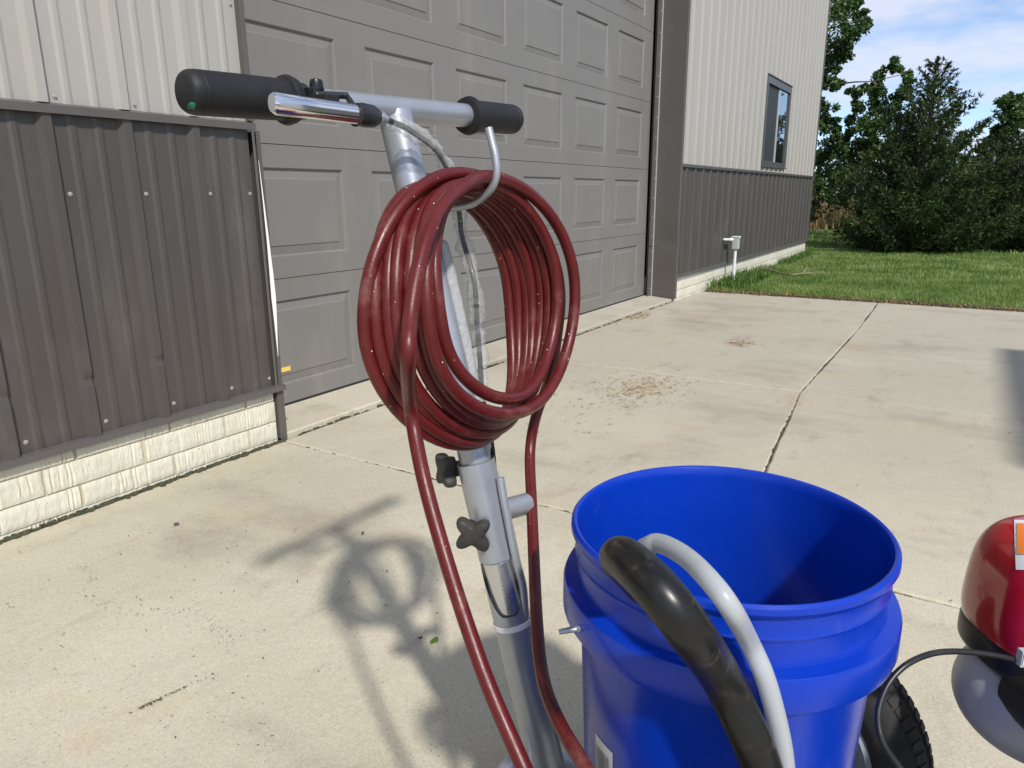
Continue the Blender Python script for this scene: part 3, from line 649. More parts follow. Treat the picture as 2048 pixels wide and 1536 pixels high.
# tall leafy tree whose crown shows past the building corner
XT = 17.5; rr_ = random.Random(3)
XT = 17.5
def cl(px, py, r, x=XT): p = onX((px, py), x+rr_.uniform(-.8,.8)); return (p.x, p.y, p.z, r)
cls = []
for px, py, r in ((1662,12,.30),(1690,20,.28),(1722,14,.2),(1706,48,.24),(1735,44,.12),(1672,62,.30),(1700,80,.22),(1655,100,.26),(1690,105,.18),(1668,128,.20),(1650,150,.18),(1690,-20,.4),(1655,-40,.5),(1700,-70,.5),(1740,-60,.3),
                  (1660,170,.14),(1645,205,.16),(1668,160,.10),(1648,250,.2),(1660,285,.22),(1640,310,.24),(1680,300,.18),(1700,320,.2),(1650,350,.25),(1690,350,.25),(1636,380,.2),(1672,240,.10),
                  (1722,185,.16),(1745,165,.18),(1765,150,.14),(1788,125,.13),(1795,140,.12),(1812,150,.10),(1735,215,.20),(1760,200,.20),(1785,215,.16),(1812,185,.12),(1715,250,.2),(1740,250,.2),(1765,255,.2),(1790,270,.2),(1730,285,.22),(1760,290,.22),(1820,160,.09),(1712,210,.12),
                  (1700,270,.15),(1805,240,.14),(1700,185,.08),(1680,168,.08),(1660,225,.22),(1680,265,.2),(1690,345,.28),(1660,400,.3),(1640,420,.3),(1720,330,.3),(1750,330,.3),(1640,240,.25),(1650,320,.3),(1700,240,.14),(1690,300,.3),(1725,300,.3),(1660,370,.32),(1700,390,.3),(1750,300,.3),(1790,300,.26),(1810,290,.2),(1770,225,.2),(1795,190,.16),(1750,180,.16),(1735,250,.2),(1690,30,.32),(1715,60,.2),(1680,90,.26),(1650,130,.26)):
    cls.append(cl(px, py, r))
tb = (18.2, 3.9, -.05)
for k in range(70):                                   # crown behind the building and above the picture
    a = rr_.uniform(0,6.28); q = rr_.uniform(.6,2.6); cls.append((tb[0]+math.cos(a)*q*.9, tb[1]+.9+abs(math.sin(a))*q, rr_.uniform(2.2,7.2), rr_.uniform(.3,.55)))
for k in range(45): cls.append((tb[0]+rr_.uniform(-1.2,1.5), tb[1]+rr_.uniform(-1.2,1.2), rr_.uniform(5.2,7.6), rr_.uniform(.3,.5)))
lb = [[onX((1600,190),18.2), onX((1640,176),17.8), onX((1700,165),17.5), onX((1745,162),17.5), onX((1800,150),17.4)],
      [Vector(tb)+Vector((0,0,4.4)), onX((1640,60),17.8), onX((1690,50),17.5), onX((1730,40),17.4)],
      [Vector(tb)+Vector((0,0,2.2)), onX((1645,310),17.9), onX((1700,285),17.6), onX((1770,240),17.5)],
      [onX((1708,170),17.5), onX((1710,220),17.5), onX((1716,262),17.5)], [onX((1745,162),17.5), onX((1775,200),17.5), onX((1790,260),17.5)],
      [onX((1640,60),17.8), onX((1660,110),17.6), onX((1655,150),17.5)]]
leafy('walnut_tree', tb, 7, 'tall leafy tree reaching past the building corner with a long bare limb', lb, cls, 400, .040, .2)
mb = MB()
cl2 = [cl(1792,-6,.10,16.5), cl(1808,-4,.08,16.5), cl(1815,4,.05,16.5), cl(1760,-20,.2,16.5)]
# a second broad-leaved tree at the right edge
ct = [cl(x, y, r, 19) for x, y, r in ((2010,215,.2),(2035,215,.22),(2000,245,.24),(2030,250,.3),(2050,260,.3),(1985,275,.18),(2015,285,.32),(2045,300,.35),(1975,300,.15),(2000,320,.32),(2030,340,.35),(1985,350,.3),(2060,340,.4),(2080,260,.4),(2100,300,.5),(2070,220,.3),(2015,200,.12),(2040,198,.12),(1968,325,.14))]
leafy('round_tree', (19.2,-1.3,-.1), 2.9, 'dense round-crowned tree behind the low cedar at the right edge', [], ct, 520, .042, .12, 'leaf', .2)
# dry crop field, soil bank, hedgerow far away
n = 26000
x = 21+rng.random(n)**1.6*40; y = rng.uniform(-14, 26, n); h_ = rng.uniform(.45,.85,n); a = rng.uniform(0,6.28,n); wd = .012+.0012*(x-20); ln = rng.normal(0,.16,n)
dx, dy = np.cos(a), np.sin(a)
V = np.stack([np.stack([x-dx*wd,y-dy*wd,np.full(n,-.13)],1), np.stack([x+dx*wd,y+dy*wd,np.full(n,-.13)],1), np.stack([x+ln+dx*wd,y+ln*.5+dy*wd,h_*.7],1), np.stack([x+ln*2,y+ln,h_],1)],1).reshape(-1,3)
tag(fast('corn_field', V, np.arange(n*4).reshape(-1,4), M['corn']), 'dry tan crop standing in the field behind the trees', 'crop field', kind='stuff')
cc = []; 
for k in range(240): cc.append((75+rng.uniform(-5,5), -55+k*.62, rng.uniform(.3,3.2), rng.uniform(.9,1.6)))
v, f = leaves([c[:3] for c in cc], [c[3] for c in cc], 90, .35); tag(fast('far_treeline', v, f, M['leaf2']), 'hazy line of trees far beyond the field', 'treeline', kind='stuff')

# ---- fallen branch
pts = [onZ(p, z) for p, z in (((1520,536),.06),((1545,541),.05),((1562,546),.045),((1585,549),.05),((1605,547),.05),((1628,546),.045),((1648,549),.04))]
fb = thing('fallen_branch', onZ((1585,549),0), 'bare fallen branch lying on the lawn near the wall', 'branch')
mb = MB(); mb.tube(spline(pts, 5), [.011*(1-.6*k/30) for k in range(31)], 7, jit=.15); obj('limb', mb, M['stick'], fb)
mb = MB(); p = pts[1]; mb.tube([p, p+Vector((.10,.10,.05)), p+Vector((.22,.14,.05))], [.006,.004,.003], 5); mb.tube([pts[4], pts[4]+Vector((.15,-.02,.05)), pts[4]+Vector((.28,-.06,.03))], [.006,.004,.002], 5); obj('twig', mb, M['stick'], fb)
# ---- electrical box on its pipe
yb = 2.08; e0 = onY((1470.5,500), yb)
eb = thing('electrical_box', (e0.x, yb, 0), 'small grey electrical box on a white pipe by the wall foot', 'electrical box')
mb = MB(); mb.tube([(e0.x,yb,-.1),(e0.x,yb,.37)], .017, 12); obj('pipe', mb, M['pipe'], eb, smooth=40)
mb = MB(); mb.box((e0.x-.030,yb-.032,.362),(e0.x+.048,yb+.032,.485)); bx_ = obj('box', mb, M['boxgrey'], eb, bevel=.008)
mb = MB(); mb.box((e0.x-.034,yb-.037,.480),(e0.x+.052,yb-.033,.496)); mb.box((e0.x-.034,yb-.0325,.4855),(e0.x+.052,yb+.036,.496)); obj('lid', mb, M['pipe'], eb, bevel=.002)
mb = MB(); mb.tube([(e0.x-.025,yb+.025,.462),(e0.x-.05,yb+.05,.462),(e0.x-.06,yb+.112,.462)], .014, 10); mb.tube([(e0.x-.035,yb+.035,.462),(e0.x-.055,yb+.055,.462)], .019, 10); obj('conduit_fitting', mb, M['pipe'], eb, smooth=40)

# ---- litter on the concrete
def bits(n, pos, sz, el, m, name, label):
    P = np.array([pos() for _ in range(n)]); a = rng.uniform(0,6.28,n); s_ = rng.uniform(*sz, n)
    dx = np.stack([np.cos(a),np.sin(a),rng.normal(0,.12,n)],1)*(s_*el)[:,None]; dy = np.stack([-np.sin(a),np.cos(a),rng.normal(0,.25,n)],1)*s_[:,None]
    P = np.column_stack([P, rng.uniform(.003,.006,n)])
    V = np.stack([P-dx, P+dy, P+dx, P-dy],1).reshape(-1,3); V[:,2] = np.maximum(V[:,2], .0022)
    tag(fast(name, V, np.arange(n*4).reshape(-1,4), m), label, 'litter', kind='stuff')
gs = random.gauss
bits(420, lambda: (gs(3.25,.16), gs(1.28,.09)), (.001,.0032), 5, M['straw'], 'dry_clippings', 'dry grass clippings in a loose patch on the drive')
bits(120, lambda: (gs(3.0,.28), gs(1.4,.14)), (.001,.0028), 6, M['straw'], 'dry_clippings', 'thin dry stalks strewn round the clippings patch nearest the hose')
bits(160, lambda: (gs(4.56,.06), gs(1.16,.05)), (.0015,.004), 4, M['straw'], 'dry_clippings', 'small tight clump of dry clippings farther along the drive')
bits(160, lambda: (gs(5.25,.12), gs(2.12,.035)), (.0015,.004), 5, M['straw'], 'dry_clippings', 'dry clippings caught in the joint by the far door corner')
bits(260, lambda: (random.uniform(.3,6.8), random.uniform(-.6,2.15)), (.0006,.0021), 2.6, M['moss'], 'leaf_specks', 'dark specks of leaf litter scattered over the drive')
bits(110, lambda: (random.uniform(.55,1.3), random.uniform(.9,1.95)), (.0006,.0016), 3.0, M['soil'], 'dirt_specks', 'small dirt specks on the slab near the block wall')
bits(90, lambda: (lambda t: (.595+.137*t+gs(0,.0022), 1.2-.031*t+gs(0,.0018)))(random.random()**1.4), (.0003,.0010), 5, M['moss'], 'moss_crack', 'line of moss in a short crack near the lower left')
bits(130, lambda: (lambda t: (.80+.05*math.sin(t*7)+gs(0,.012), 1.20+.65*t+gs(0,.012)))(random.random()), (.0005,.0014), 2, M['moss'], 'moss_trail', 'faint wandering trail of moss specks left of the hose shadow')
for q, (px, py, s_, m_, lb_) in enumerate(((353,1049,.013,'moss','dark green crumpled leaf on the slab below the block wall'),(725,1067,.008,'soil','small dark red leaf left of the hanging hose'),(870,1283,.012,'weed','green three-lobed leaf scrap in the hose shadow'),(840,1278,.007,'moss','small dark leaf beside the green leaf scrap'))):
    c = onZ((px,py), .004); mb = MB(); vs = [c+Vector((0,0,.004))]; nn = 9
    for k in range(nn): a = 6.283*k/nn; rr2 = s_*(.55+.6*random.random()); vs.append(c+Vector((math.cos(a)*rr2, math.sin(a)*rr2*.7, random.uniform(0,.006))))
    mb.add(vs, [(0,1+k,1+(k+1) % nn) for k in range(nn)]); tag(obj('fallen_leaf', mb, M[m_], loc=c), lb_, 'leaf')

# ================================================================== SPRAYER CART
HX = .704
cart = thing('sprayer_cart', (.66,.2,0), 'silver T-handled paint sprayer cart standing on the concrete', 'paint sprayer')
BL, BR = Vector((.443,.629,1.016)), Vector((.943,.586,1.028)); bd = (BR-BL).normalized(); BLEN = (BR-BL).length
bar = lambda s_: BL+bd*s_
mb = MB(); mb.tube([bar(.02), bar(.48)], .0150, 24); obj('handlebar', mb, M['silver'], cart, smooth=40)
def grip(p0, d, L):
    mb = MB(); pr = [(0,-.001),(.0135,-.0002),(.0172,.0018),(.0193,.0050),(.0203,.0100),(.0204,.0125),(.0196,.0133),(.0204,.0142),(.0206,L*.5),(.0204,L-.014),(.0204,L-.0135),(.0240,L-.012),(.0250,L-.008),(.0238,L-.0045),(.0228,L-.004),(.0228,L-.001),(.0155,L)]
    mb.lathe(pr, p0, d, 32); return obj('grip', mb, M['rubber'], cart, smooth=35)
gl = grip(bar(-.006), bd, .121); grip(bar(BLEN), -bd, .112)
mb = MB(); c = bar(-.0045)+Vector((0,-.009,-.012))
fn = Vector((-1,0,0)); vs = [c+fn*.0035]; 
for k in range(10): a = 6.283*k/10; q = .0055*(.6+.7*random.random()); vs.append(c+fn*.0015+Vector((.001,math.cos(a)*q*1.2,math.sin(a)*q*.8)))
mb.add(vs, [(0,1+k,1+(k+1) % 10) for k in range(10)]); obj('paint_smear', mb, M['teal'], gl)
# pole
pole = [onX(p, HX) for p in ((786,215),(803,330),(822,400),(875,600),(925,800),(955,930),(985,1030),(1010,1120))]
PT, PB = Vector((HX,.608,1.018)), Vector((HX,.400,.202)); pd = (PB-PT).normalized()
pol = lambda z: PT+(PB-PT)*((PT.z-z)/(PT.z-PB.z))
mb = MB(); mb.tube([pol(1.018), pol(.36)], .0205, 28); obj('pole', mb, M['silver'], cart, smooth=40)
mb = MB(); mb.lathe([(.0245,0),(.0245,.001),(.0228,.001),(.0228,.13),(.0245,.13),(.0245,0)], pol(.595), pd, 32); obj('collar', mb, M['silver'], cart, smooth=35)
# lower tube with its top cut away, leaving a tongue on the right
mb = MB(); n = 40; nb_ = 14; e1 = Vector((1,0,0)); e2 = pd.cross(e1).normalized(); e1 = e2.cross(pd).normalized()
topz = lambda a: .398+.062*max(0, math.cos(a-4.35))**2.6+.085*max(0, math.cos(a-.75))**2.6+.03*max(0, math.cos(a-5.7))
for i in range(nb_+1):
    for k in range(n):
        a = 2*math.pi*k/n; z1 = topz(a); z = z1+(.10-z1)*i/nb_; c = pol(z); r_ = .0247
        mb.v.append(c+e1*(math.cos(a)*r_)+e2*(math.sin(a)*r_))
for i in range(nb_):
    for k in range(n): mb.f.append((i*n+k,i*n+(k+1) % n,(i+1)*n+(k+1) % n,(i+1)*n+k)); mb.m.append(0)
obj('lower_tube', mb, M['silver'], cart, smooth=40)
mb = MB(); mb.tube(spline([dep((1000,955),.905), dep((1008,1000),.905), dep((1024,1080),.908), dep((1035,1130),.912), dep((1046,1175),.922), dep((1050,1230),.93)], 5), .0055, 10); obj('tongue_rod', mb, M['silver'], cart, smooth=40)
mb = MB(); mb.tube([pol(.466), pol(.37)], .0209, 24); obj('inner_tube', mb, M['bright_zinc'], cart, smooth=40)
tz = .381; mb = MB(); mb.lathe([(.0250,-.004),(.0262,-.003),(.0262,.003),(.0250,.004)], pol(tz), pd, 32); obj('cable_tie', mb, M['white_plastic'], cart, smooth=40)
# stub on the far right side of the collar
c0 = onX((1000,1030),HX+.005); mb = MB(); dst = (onX((1050,1008), HX+.055)-pol(.525)).normalized()
mb.tube([pol(.525)+dst*.01, pol(.525)+dst*.062, pol(.525)+dst*.0655], [.0145,.0145,.0125], 20); obj('stub', mb, M['silver'], cart, smooth=35)
# star knobs
def knob(c, ax, r, rot, stem):
    k_ = part('knob', cart); ax = Vector(ax).normalized(); up = Vector((0,0,1)); e1 = (up-ax*up.dot(ax)).normalized(); e2 = ax.cross(e1); n = 64; mb = MB()
    def rad(a): return r*(.50+.50*(.5+.5*math.cos(4*(a-rot)))**1.25)
    lv = [(-.0075,.86),(-.006,.95),(-.002,1),(.003,1),(.0065,.95),(.008,.85),(.0085,.6)]
    for h, q in lv:
        for k in range(n): a = 2*math.pi*k/n; rr2 = rad(a)*q; mb.v.append(c+ax*h+e1*(math.cos(a)*rr2)+e2*(math.sin(a)*rr2))
    for i in range(len(lv)-1):
        for k in range(n): mb.f.append((i*n+k,i*n+(k+1) % n,(i+1)*n+(k+1) % n,(i+1)*n+k)); mb.m.append(0)
    mb.f += [tuple(range(n)), tuple((len(lv)-1)*n+k for k in range(n))]; mb.m += [0,0]
    obj('lobes', mb, M['knob'], k_, smooth=35)
    mb = MB(); mb.lathe([(.0115,-.007),(.0105,-.013),(.0105,-stem),(0,-stem)], c, ax, 20); obj('hub', mb, M['knob'], k_, smooth=35)
    return k_
knob(onX((946,1068), .668), (-.93,-.42,-.12), .0275, .72, .028)
kn = onX((892,940), .690); knob(kn, (-.82,.50,.05), .0265, .95, .022)
mb = MB(); mb.tube([kn+Vector((.75,-.60,-.05))*.016, kn+Vector((.75,-.60,-.05))*.042], .0095, 16); obj('boss', mb, M['silver'], cart, smooth=40)
# milky guard on the pole and the hook
mb = MB(); gp = [onX((903,482), HX+.004), onX((912,520), HX+.004), onX((917,600), HX+.004), onX((921,690), HX+.004), onX((938,800), HX+.004)]
off = Vector((.010,-.022,0))
mb.tube(spline([pol(.868)+Vector((.012,-.010,0)), pol(.84)+Vector((.012,-.012,0)), pol(.77)+Vector((.012,-.012,0)), pol(.66)+Vector((.010,-.010,0)), pol(.60)+Vector((.008,-.008,0))], 6), [.007]+[.0125]*23+[.007], 14, jit=.03); obj('pole_sleeve', mb, M['film_milky'], cart, smooth=60)
hk = [pol(.905), Vector((HX,.545,.905)), Vector((HX,.503,.911)), onX((958,400),HX), onX((977,384),HX), onX((989,364),HX), onX((993.5,342),HX), onX((990,310),HX), onX((984,285),HX), onX((977,256),HX)]
mb = MB(); mb.tube(spline(hk, 6), .0045, 12); obj('hook', mb, M['zinc'], cart, smooth=40)
# brake lever on the left grip
lv_ = part('brake_lever', cart)
LP0, LP1 = Vector((.470,.5500,1.0035)), Vector((.583,.5505,1.0030))
mb = MB(); lp = [LP0, LP0+(LP1-LP0)*.03, LP0+(LP1-LP0)*.5, LP1]; mb.tube(lp, [.0080,.0100,.0098,.0098], 20, sq=(1,.62)); obj('lever', mb, M['chrome'], lv_, smooth=45)
mb = MB(); mb.tube([LP1-Vector((.004,0,0)), LP1+Vector((.004,0,0)), LP1+Vector((.020,.001,0)), LP1+Vector((.028,.001,0))], [.0110,.0122,.0115,.0085], 18, sq=(1,.8)); obj('lever_housing', mb, M['black_plastic'], lv_, smooth=40)
mb = MB(); b0 = bar(.118); mb.lathe([(.0150,-.005),(.0185,-.005),(.0185,.008),(.0150,.008)], b0, bd, 24); obj('clamp_band', mb, M['black_plastic'], lv_, smooth=40)
mb = MB(); mb.obox(b0+Vector((.004,-.020,.005)), (.007,0,0), (0,.012,0), (0,0,.0065)); mb.obox(b0+Vector((.006,-.034,-.006)), (.010,0,0), (0,.014,0), (0,0,.010)); mb.tube([b0+Vector((.0,-.036,-.012)), b0+Vector((.03,-.048,-.014)), LP1+Vector((.0,.006,-.006))], .0065, 10); mb.tube([b0+Vector((.0,-.030,.004)), b0+Vector((.03,-.044,.005)), LP1+Vector((.0,.006,.006))], .004, 8); obj('bracket', mb, M['black_plastic'], lv_, bevel=.0012)
mb = MB(); bt = b0+Vector((.006,-.026,.0115)); mb.lathe([(.0070,0),(.0070,.005),(.0060,.0078),(.0030,.0088),(0,.0088)], bt, (0,0,1), 16); mb.lathe([(.0078,-.0018),(.0078,0),(.006,0)], bt, (0,0,1), 16); obj('bolt', mb, M['dark_metal'], lv_, smooth=35)
mb = MB(); mb.tube([LP1+Vector((.027,.001,0)), LP1+Vector((.042,.003,-.001))], .0052, 12); mb.tube([LP1+Vector((.031,.001,0)), LP1+Vector((.034,.001,0))], .0068, 12); obj('cable_adjuster', mb, M['zinc'], lv_, smooth=40)
# brake cable in its torn plastic sleeve
ce = LP1+Vector((.040,.003,-.001))
cpts = [ce, ce+Vector((.020,.006,-.001)), Vector((.668,.556,.994)), Vector((.703,.545,.972)), Vector((.735,.548,.938)), Vector((.755,.553,.900)), Vector((.7560,.5500,.870)), onX((948,560),.742), onX((954,640),.742), onX((960,720),.738), onX((966,800),.735), onX((985,900),.730), Vector((.728,.48,.50)), Vector((.73,.44,.30))]
mb = MB(); mb.tube(spline(cpts, 8), .0034, 10); obj('brake_cable', mb, M['black_plastic'], cart, smooth=40)
sp_ = spline(cpts[1:11], 9); mb = MB(); mb.tube(sp_, [.0085+.0030*math.sin(i*.9)*math.sin(i*.37)+random.uniform(-.0015,.0022) for i in range(len(sp_))], 9, jit=.16); obj('cable_sleeve', mb, M['film'], cart, smooth=25)
# chassis below and beside the bucket
mb = MB()
for x in (.545,.765): mb.tube(spline([(x,.46,.14),(x,.30,.13),(x,-.15,.19),(x,-.52,.19)], 6), .016, 14)
for y, z in ((.455,.14),(.02,.172),(-.5,.19)): mb.tube([(.53,y,z),(.78,y,z)], .016, 14)
mb.tube([pol(.12), pol(.12)+Vector((0,.02,-.01))], .02, 12); obj('frame', mb, M['silver'], cart, smooth=40)
mb = MB(); mb.box((.53,.03,.212),(.77,.30,.224)); mb.box((.56,.035,.185),(.575,.295,.211)); mb.box((.725,.035,.185),(.74,.295,.211)); obj('bucket_tray', mb, M['silver'], cart, bevel=.003)
mb = MB(); mb.tube([(.40,.163,.209),(.93,.163,.209)], .009, 12); mb.box((.535,.13,.13),(.555,.19,.215)); mb.box((.755,.13,.13),(.775,.19,.215)); obj('axle', mb, M['zinc'], cart)
def wheel(x):
    wl = part('wheel', cart); wc = Vector((x,.163,.207)); R_t = .207
    mb = MB(); pr = []
    for k in range(19):
        a = -math.pi*.83+2*math.pi*.83*k/18; pr.append((R_t-.036+.036*math.cos(a)*1.0, .038*math.sin(a)))
    mb.lathe(pr, wc, (1,0,0), 72)
    for k in range(84):                                       # tread lugs
        a = 2*math.pi*k/84
        for s_ in (-1, 0, 1):
            aa = a+(.05 if s_ else 0); er = Vector((0,math.cos(aa),math.sin(aa))); et = Vector((0,-math.sin(aa),math.cos(aa)))
            rr2 = R_t-.001-(.0075 if s_ else 0); ex = (Vector((1,0,0))+er*(-.55*s_)).normalized()
            mb.obox(wc+Vector((s_*.021,0,0))+er*rr2, ex*.0080, et*.0052, er*.0034)
    obj('tyre', mb, M['tyre'], wl, smooth=30)
    mb = MB(); mb.lathe([(.139,-.030),(.145,-.026),(.132,-.022),(.120,-.006),(.05,-.004),(.03,-.018),(.012,-.018),(.012,.018),(.03,.018),(.05,.004),(.120,.006),(.132,.022),(.145,.026),(.139,.030)], wc, (1,0,0), 56); obj('rim', mb, M['grey_paint'], wl, smooth=30)
wheel(.882); wheel(.405)
# engine
en = part('engine', cart)
EC = dep((2112,1186), .755); f2 = Vector((CF.x,CF.y,0)).normalized()
ex_, ey_ = Vector((1,0,0)), Vector((0,1,0))
def superell(c, a, ax, ay, az, e=(.55,.6), n=56, m=32, zmin=-1, shear=0):
    mb = MB(); pw = lambda v, p: math.copysign(abs(v)**p, v)
    for i in range(m+1):
        ph = -math.pi/2+math.pi*i/m
        for k in range(n):
            th = 2*math.pi*k/n; x = pw(math.cos(ph), e[0])*pw(math.cos(th), e[1]); y = pw(math.cos(ph), e[0])*pw(math.sin(th), e[1]); z = max(zmin, pw(math.sin(ph), e[0]))
            q = 1+shear*z
            mb.v.append(c+ax*(a[0]*x*q)+ay*(a[1]*y*q)+az*(a[2]*z))
    for i in range(m):
        for k in range(n): mb.f.append((i*n+k,i*n+(k+1) % n,(i+1)*n+(k+1) % n,(i+1)*n+k)); mb.m.append(0)
    return mb
EA = (.076,.070,.0765)
mb = superell(EC, EA, CR*1., f2, Vector((0,0,1)), (.62,.72), zmin=-.80, shear=-.07); obj('shroud', mb, M['red_paint'], en, smooth=40)
mb = superell(EC+Vector((0,0,-.058)), (.0765,.071,.026), CR, f2, Vector((0,0,1)), (.5,.75), zmin=-1); obj('shroud_base', mb, M['dark_metal'], en, smooth=40)
gc = dep((2100,1395), .775); mb = superell(gc, (.0935,.085,.068), CR, f2, Vector((0,0,1)), (1.0,1.0)); obj('housing', mb, M['castalu'], en, smooth=40)
gc2 = dep((2142,1440), .69); mb = MB(); mb.lathe([(0,.06),(.026,.06),(.034,.054),(.037,.04),(.037,-.05),(0,-.05)], gc2, (-CF.x,-CF.y,.1), 28); obj('pump_cap', mb, M['dark_metal'], en, smooth=40)
mb = MB(); q = Vector((.80,-.20,.24)); mb.box((.60,-.45,.205),(.86,-.12,.235)); mb.box((.63,-.42,.236),(.84,-.16,.36)); obj('engine_block', mb, M['dark_metal'], en, bevel=.008)
# warning decal on the shroud
def shv(P):
    P = P-EC; q_ = 1-.07*P.z/EA[2]; xx = P.dot(CR)/EA[0]/q_; yy2 = P.dot(f2)/EA[1]/q_; zz2 = P.z/EA[2]
    return (abs(xx)**(2/.72)+abs(yy2)**(2/.72))**(.72/.62)+abs(zz2)**(2/.62)
def onshroud(p, push=0):
    d = ray(p); t = .60
    while t < .80 and shv(CO+d*t) > 1: t += .0004
    P = CO+d*t; h_ = .0005
    g_ = Vector([shv(P+Vector(e)*h_)-shv(P-Vector(e)*h_) for e in ((1,0,0),(0,1,0),(0,0,1))])
    return P+(g_.normalized()*push if g_.length > 1e-9 else Vector((0,0,push)))
def patch(name, quad, m, par, nu=8, nv=8, push=.0004):
    mb = MB()
    for j in range(nv+1):
        for i in range(nu+1):
            u, v = i/nu, j/nv; px = (1-v)*((1-u)*quad[0][0]+u*quad[1][0])+v*((1-u)*quad[3][0]+u*quad[2][0]); py = (1-v)*((1-u)*quad[0][1]+u*quad[1][1])+v*((1-u)*quad[3][1]+u*quad[2][1])
            mb.v.append(onshroud((px,py), push))
    for j in range(nv):
        for i in range(nu): mb.f.append((j*(nu+1)+i,j*(nu+1)+i+1,(j+1)*(nu+1)+i+1,(j+1)*(nu+1)+i)); mb.m.append(0)
    return obj(name, mb, m, par, smooth=60)
dc = part('decal', None); bpy.data.objects.remove(dc)
patch('warning_decal', [(2029,1042),(2120,1044),(2124,1142),(2034,1140)], M['label_white'], en, push=.0016)
patch('warning_decal', [(2035,1050),(2122,1052),(2124,1112),(2038,1110)], M['label_orange'], en, push=.0024)
def textmesh(s_, size, o_, right, up, m, name, par):
    cu = bpy.data.curves.new('t', 'FONT'); cu.body = s_; cu.size = size; cu.extrude = 0.0; to = bpy.data.objects.new('t', cu); COL.objects.link(to)
    dg = bpy.context.evaluated_depsgraph_get(); me = bpy.data.meshes.new_from_object(to.evaluated_get(dg)); bpy.data.objects.remove(to)
    nrm = right.cross(up); org = worldloc(par)
    for v in me.vertices: v.co = o_+right*v.co.x+up*v.co.y-org
    me.materials.clear(); me.materials.append(m); ob = bpy.data.objects.new(name, me); COL.objects.link(ob); ob.parent = par; return ob
a, b, c = onshroud((2058,1106)), onshroud((2058,1050)), onshroud((2044,1106))
up_ = (c-a).normalized(); rt = (b-a).normalized(); up_ = (up_-rt*up_.dot(rt)).normalized()
textmesh('WARNING', .0085, a-f2*.0042+(c-a)*.1, rt, up_, M['ink'], 'warning_text', en)
a, b, c = onshroud((2050,1138)), onshroud((2050,1116)), onshroud((2040,1138))
rt = (b-a).normalized(); up_ = (c-a).normalized(); up_ = (up_-rt*up_.dot(rt)).normalized()
textmesh('513-1397', .0030, a-f2*.0032, rt, up_, M['ink_grey'], 'part_number', en)
# throttle cable with its white tag
tp = [((2075,1328),.70),((2040,1322),.69),((1985,1310),.68),((1920,1303),.67),((1865,1307),.66),((1815,1328),.65),((1780,1362),.645),((1760,1405),.64),((1756,1445),.635),((1766,1485),.63),((1790,1522),.63),((1830,1575),.63),((1880,1640),.64)]
mb = MB(); mb.tube(spline([dep(p, d_) for p, d_ in tp], 8), .0028, 10); obj('control_cable', mb, M['black_plastic'], cart, smooth=40)
c = dep((2052,1315), .682); mb = MB(); mb.obox(c, CR*.007, f2*.004, Vector((0,0,.0085))); obj('cable_clip', mb, M['boxgrey'], cart, bevel=.001)
mb = MB(); mb.obox(c-f2*.0046+Vector((0,0,.001)), CR*.0058, f2*.0004, Vector((0,0,.0055))); obj('clip_tag', mb, M['label_white'], cart)

# ================================================================== RED HOSE ON THE HOOK
def xl(px, py, y): return onY((px, py), y).x
C0 = (.690, .785)
keys = []     # (radius, y) at the right, top, left and bottom of every turn; the loops lean against the sloping pole
def turn(right, top, left, bottom):
    for kind, (v, y) in zip('rtlb', (right, top, left, bottom)):
        keys.append(({'r': v-C0[0], 't': v-C0[1], 'l': C0[0]-v, 'b': C0[1]-v}[kind], y))
ym = lambda u: .522-.072*u; yt = lambda u: .552-.074*u; yb_ = lambda u: .474-.040*u
def zb(py, u): return onY((985-60*(1-u), py), yb_(u)).z
turn((xl(1124,600,.475),.475),(.9480,.515),(xl(723,615,ym(0)),ym(0)),(zb(907,0),yb_(0)))
TURNS = [(1020,749,901,.14),(1036,771,890,.28),(1052,795,884,.42),(1068,821,872,.57),(1085,846,858,.75)]
up = 0
for rpx, lpx, bpy_, u in TURNS:
    turn((xl(rpx,600,ym(up)),ym(up)),(.934+.003*math.sin(u*20),yt((u+up)/2)),(xl(lpx,610,ym(u)),ym(u)),(zb(bpy_,u),yb_(u))); up = u
turn((xl(1102,600,ym(up)),ym(up)),(.9350,yt(.82)),(xl(885,605,ym(.90)),ym(.90)),(zb(818,.92),yb_(.92)))
turn((xl(1116,600,ym(.92)),ym(.92)),(.9385,.482),(xl(856,570,ym(1.02)),ym(1.02)),(zb(846,1.15),yb_(1.25)))
turn((xl(1149,600,.444),.444),(.9440,.4745),(xl(835,540,.440),.440),(.62,.43))
kr = random.Random(11)
keys = [(a_+(kr.uniform(-.0020,.0020) if 3 < i_ < 34 and i_ % 4 != 1 else 0), y_+(kr.uniform(-.0015,.0015) if 3 < i_ < 34 else 0)) for i_, (a_, y_) in enumerate(keys)]
keys = keys[:-2]
def cr(a, b, c, d, t): return .5*((2*b)+(c-a)*t+(2*a-5*b+4*c-d)*t*t+(3*b-a-3*c+d)*t**3)
coil = []
for i in range(len(keys)-1):
    k0, k1, k2, k3 = keys[max(i-1,0)], keys[i], keys[i+1], keys[min(i+2,len(keys)-1)]
    for s_ in range(9):
        t = s_/9; th = (i+t)*math.pi/2; r_ = cr(k0[0],k1[0],k2[0],k3[0],t); y = k1[1]+(k2[1]-k1[1])*(t*t*(3-2*t))
        # rounded-ellipse correction keeps the loops oval between the quarter points
        coil.append(Vector((C0[0]+r_*math.cos(th), y+.0010*math.sin(th*1.7+i), C0[1]+r_*math.sin(th))))
e0_ = dep((1205,1590),.66)
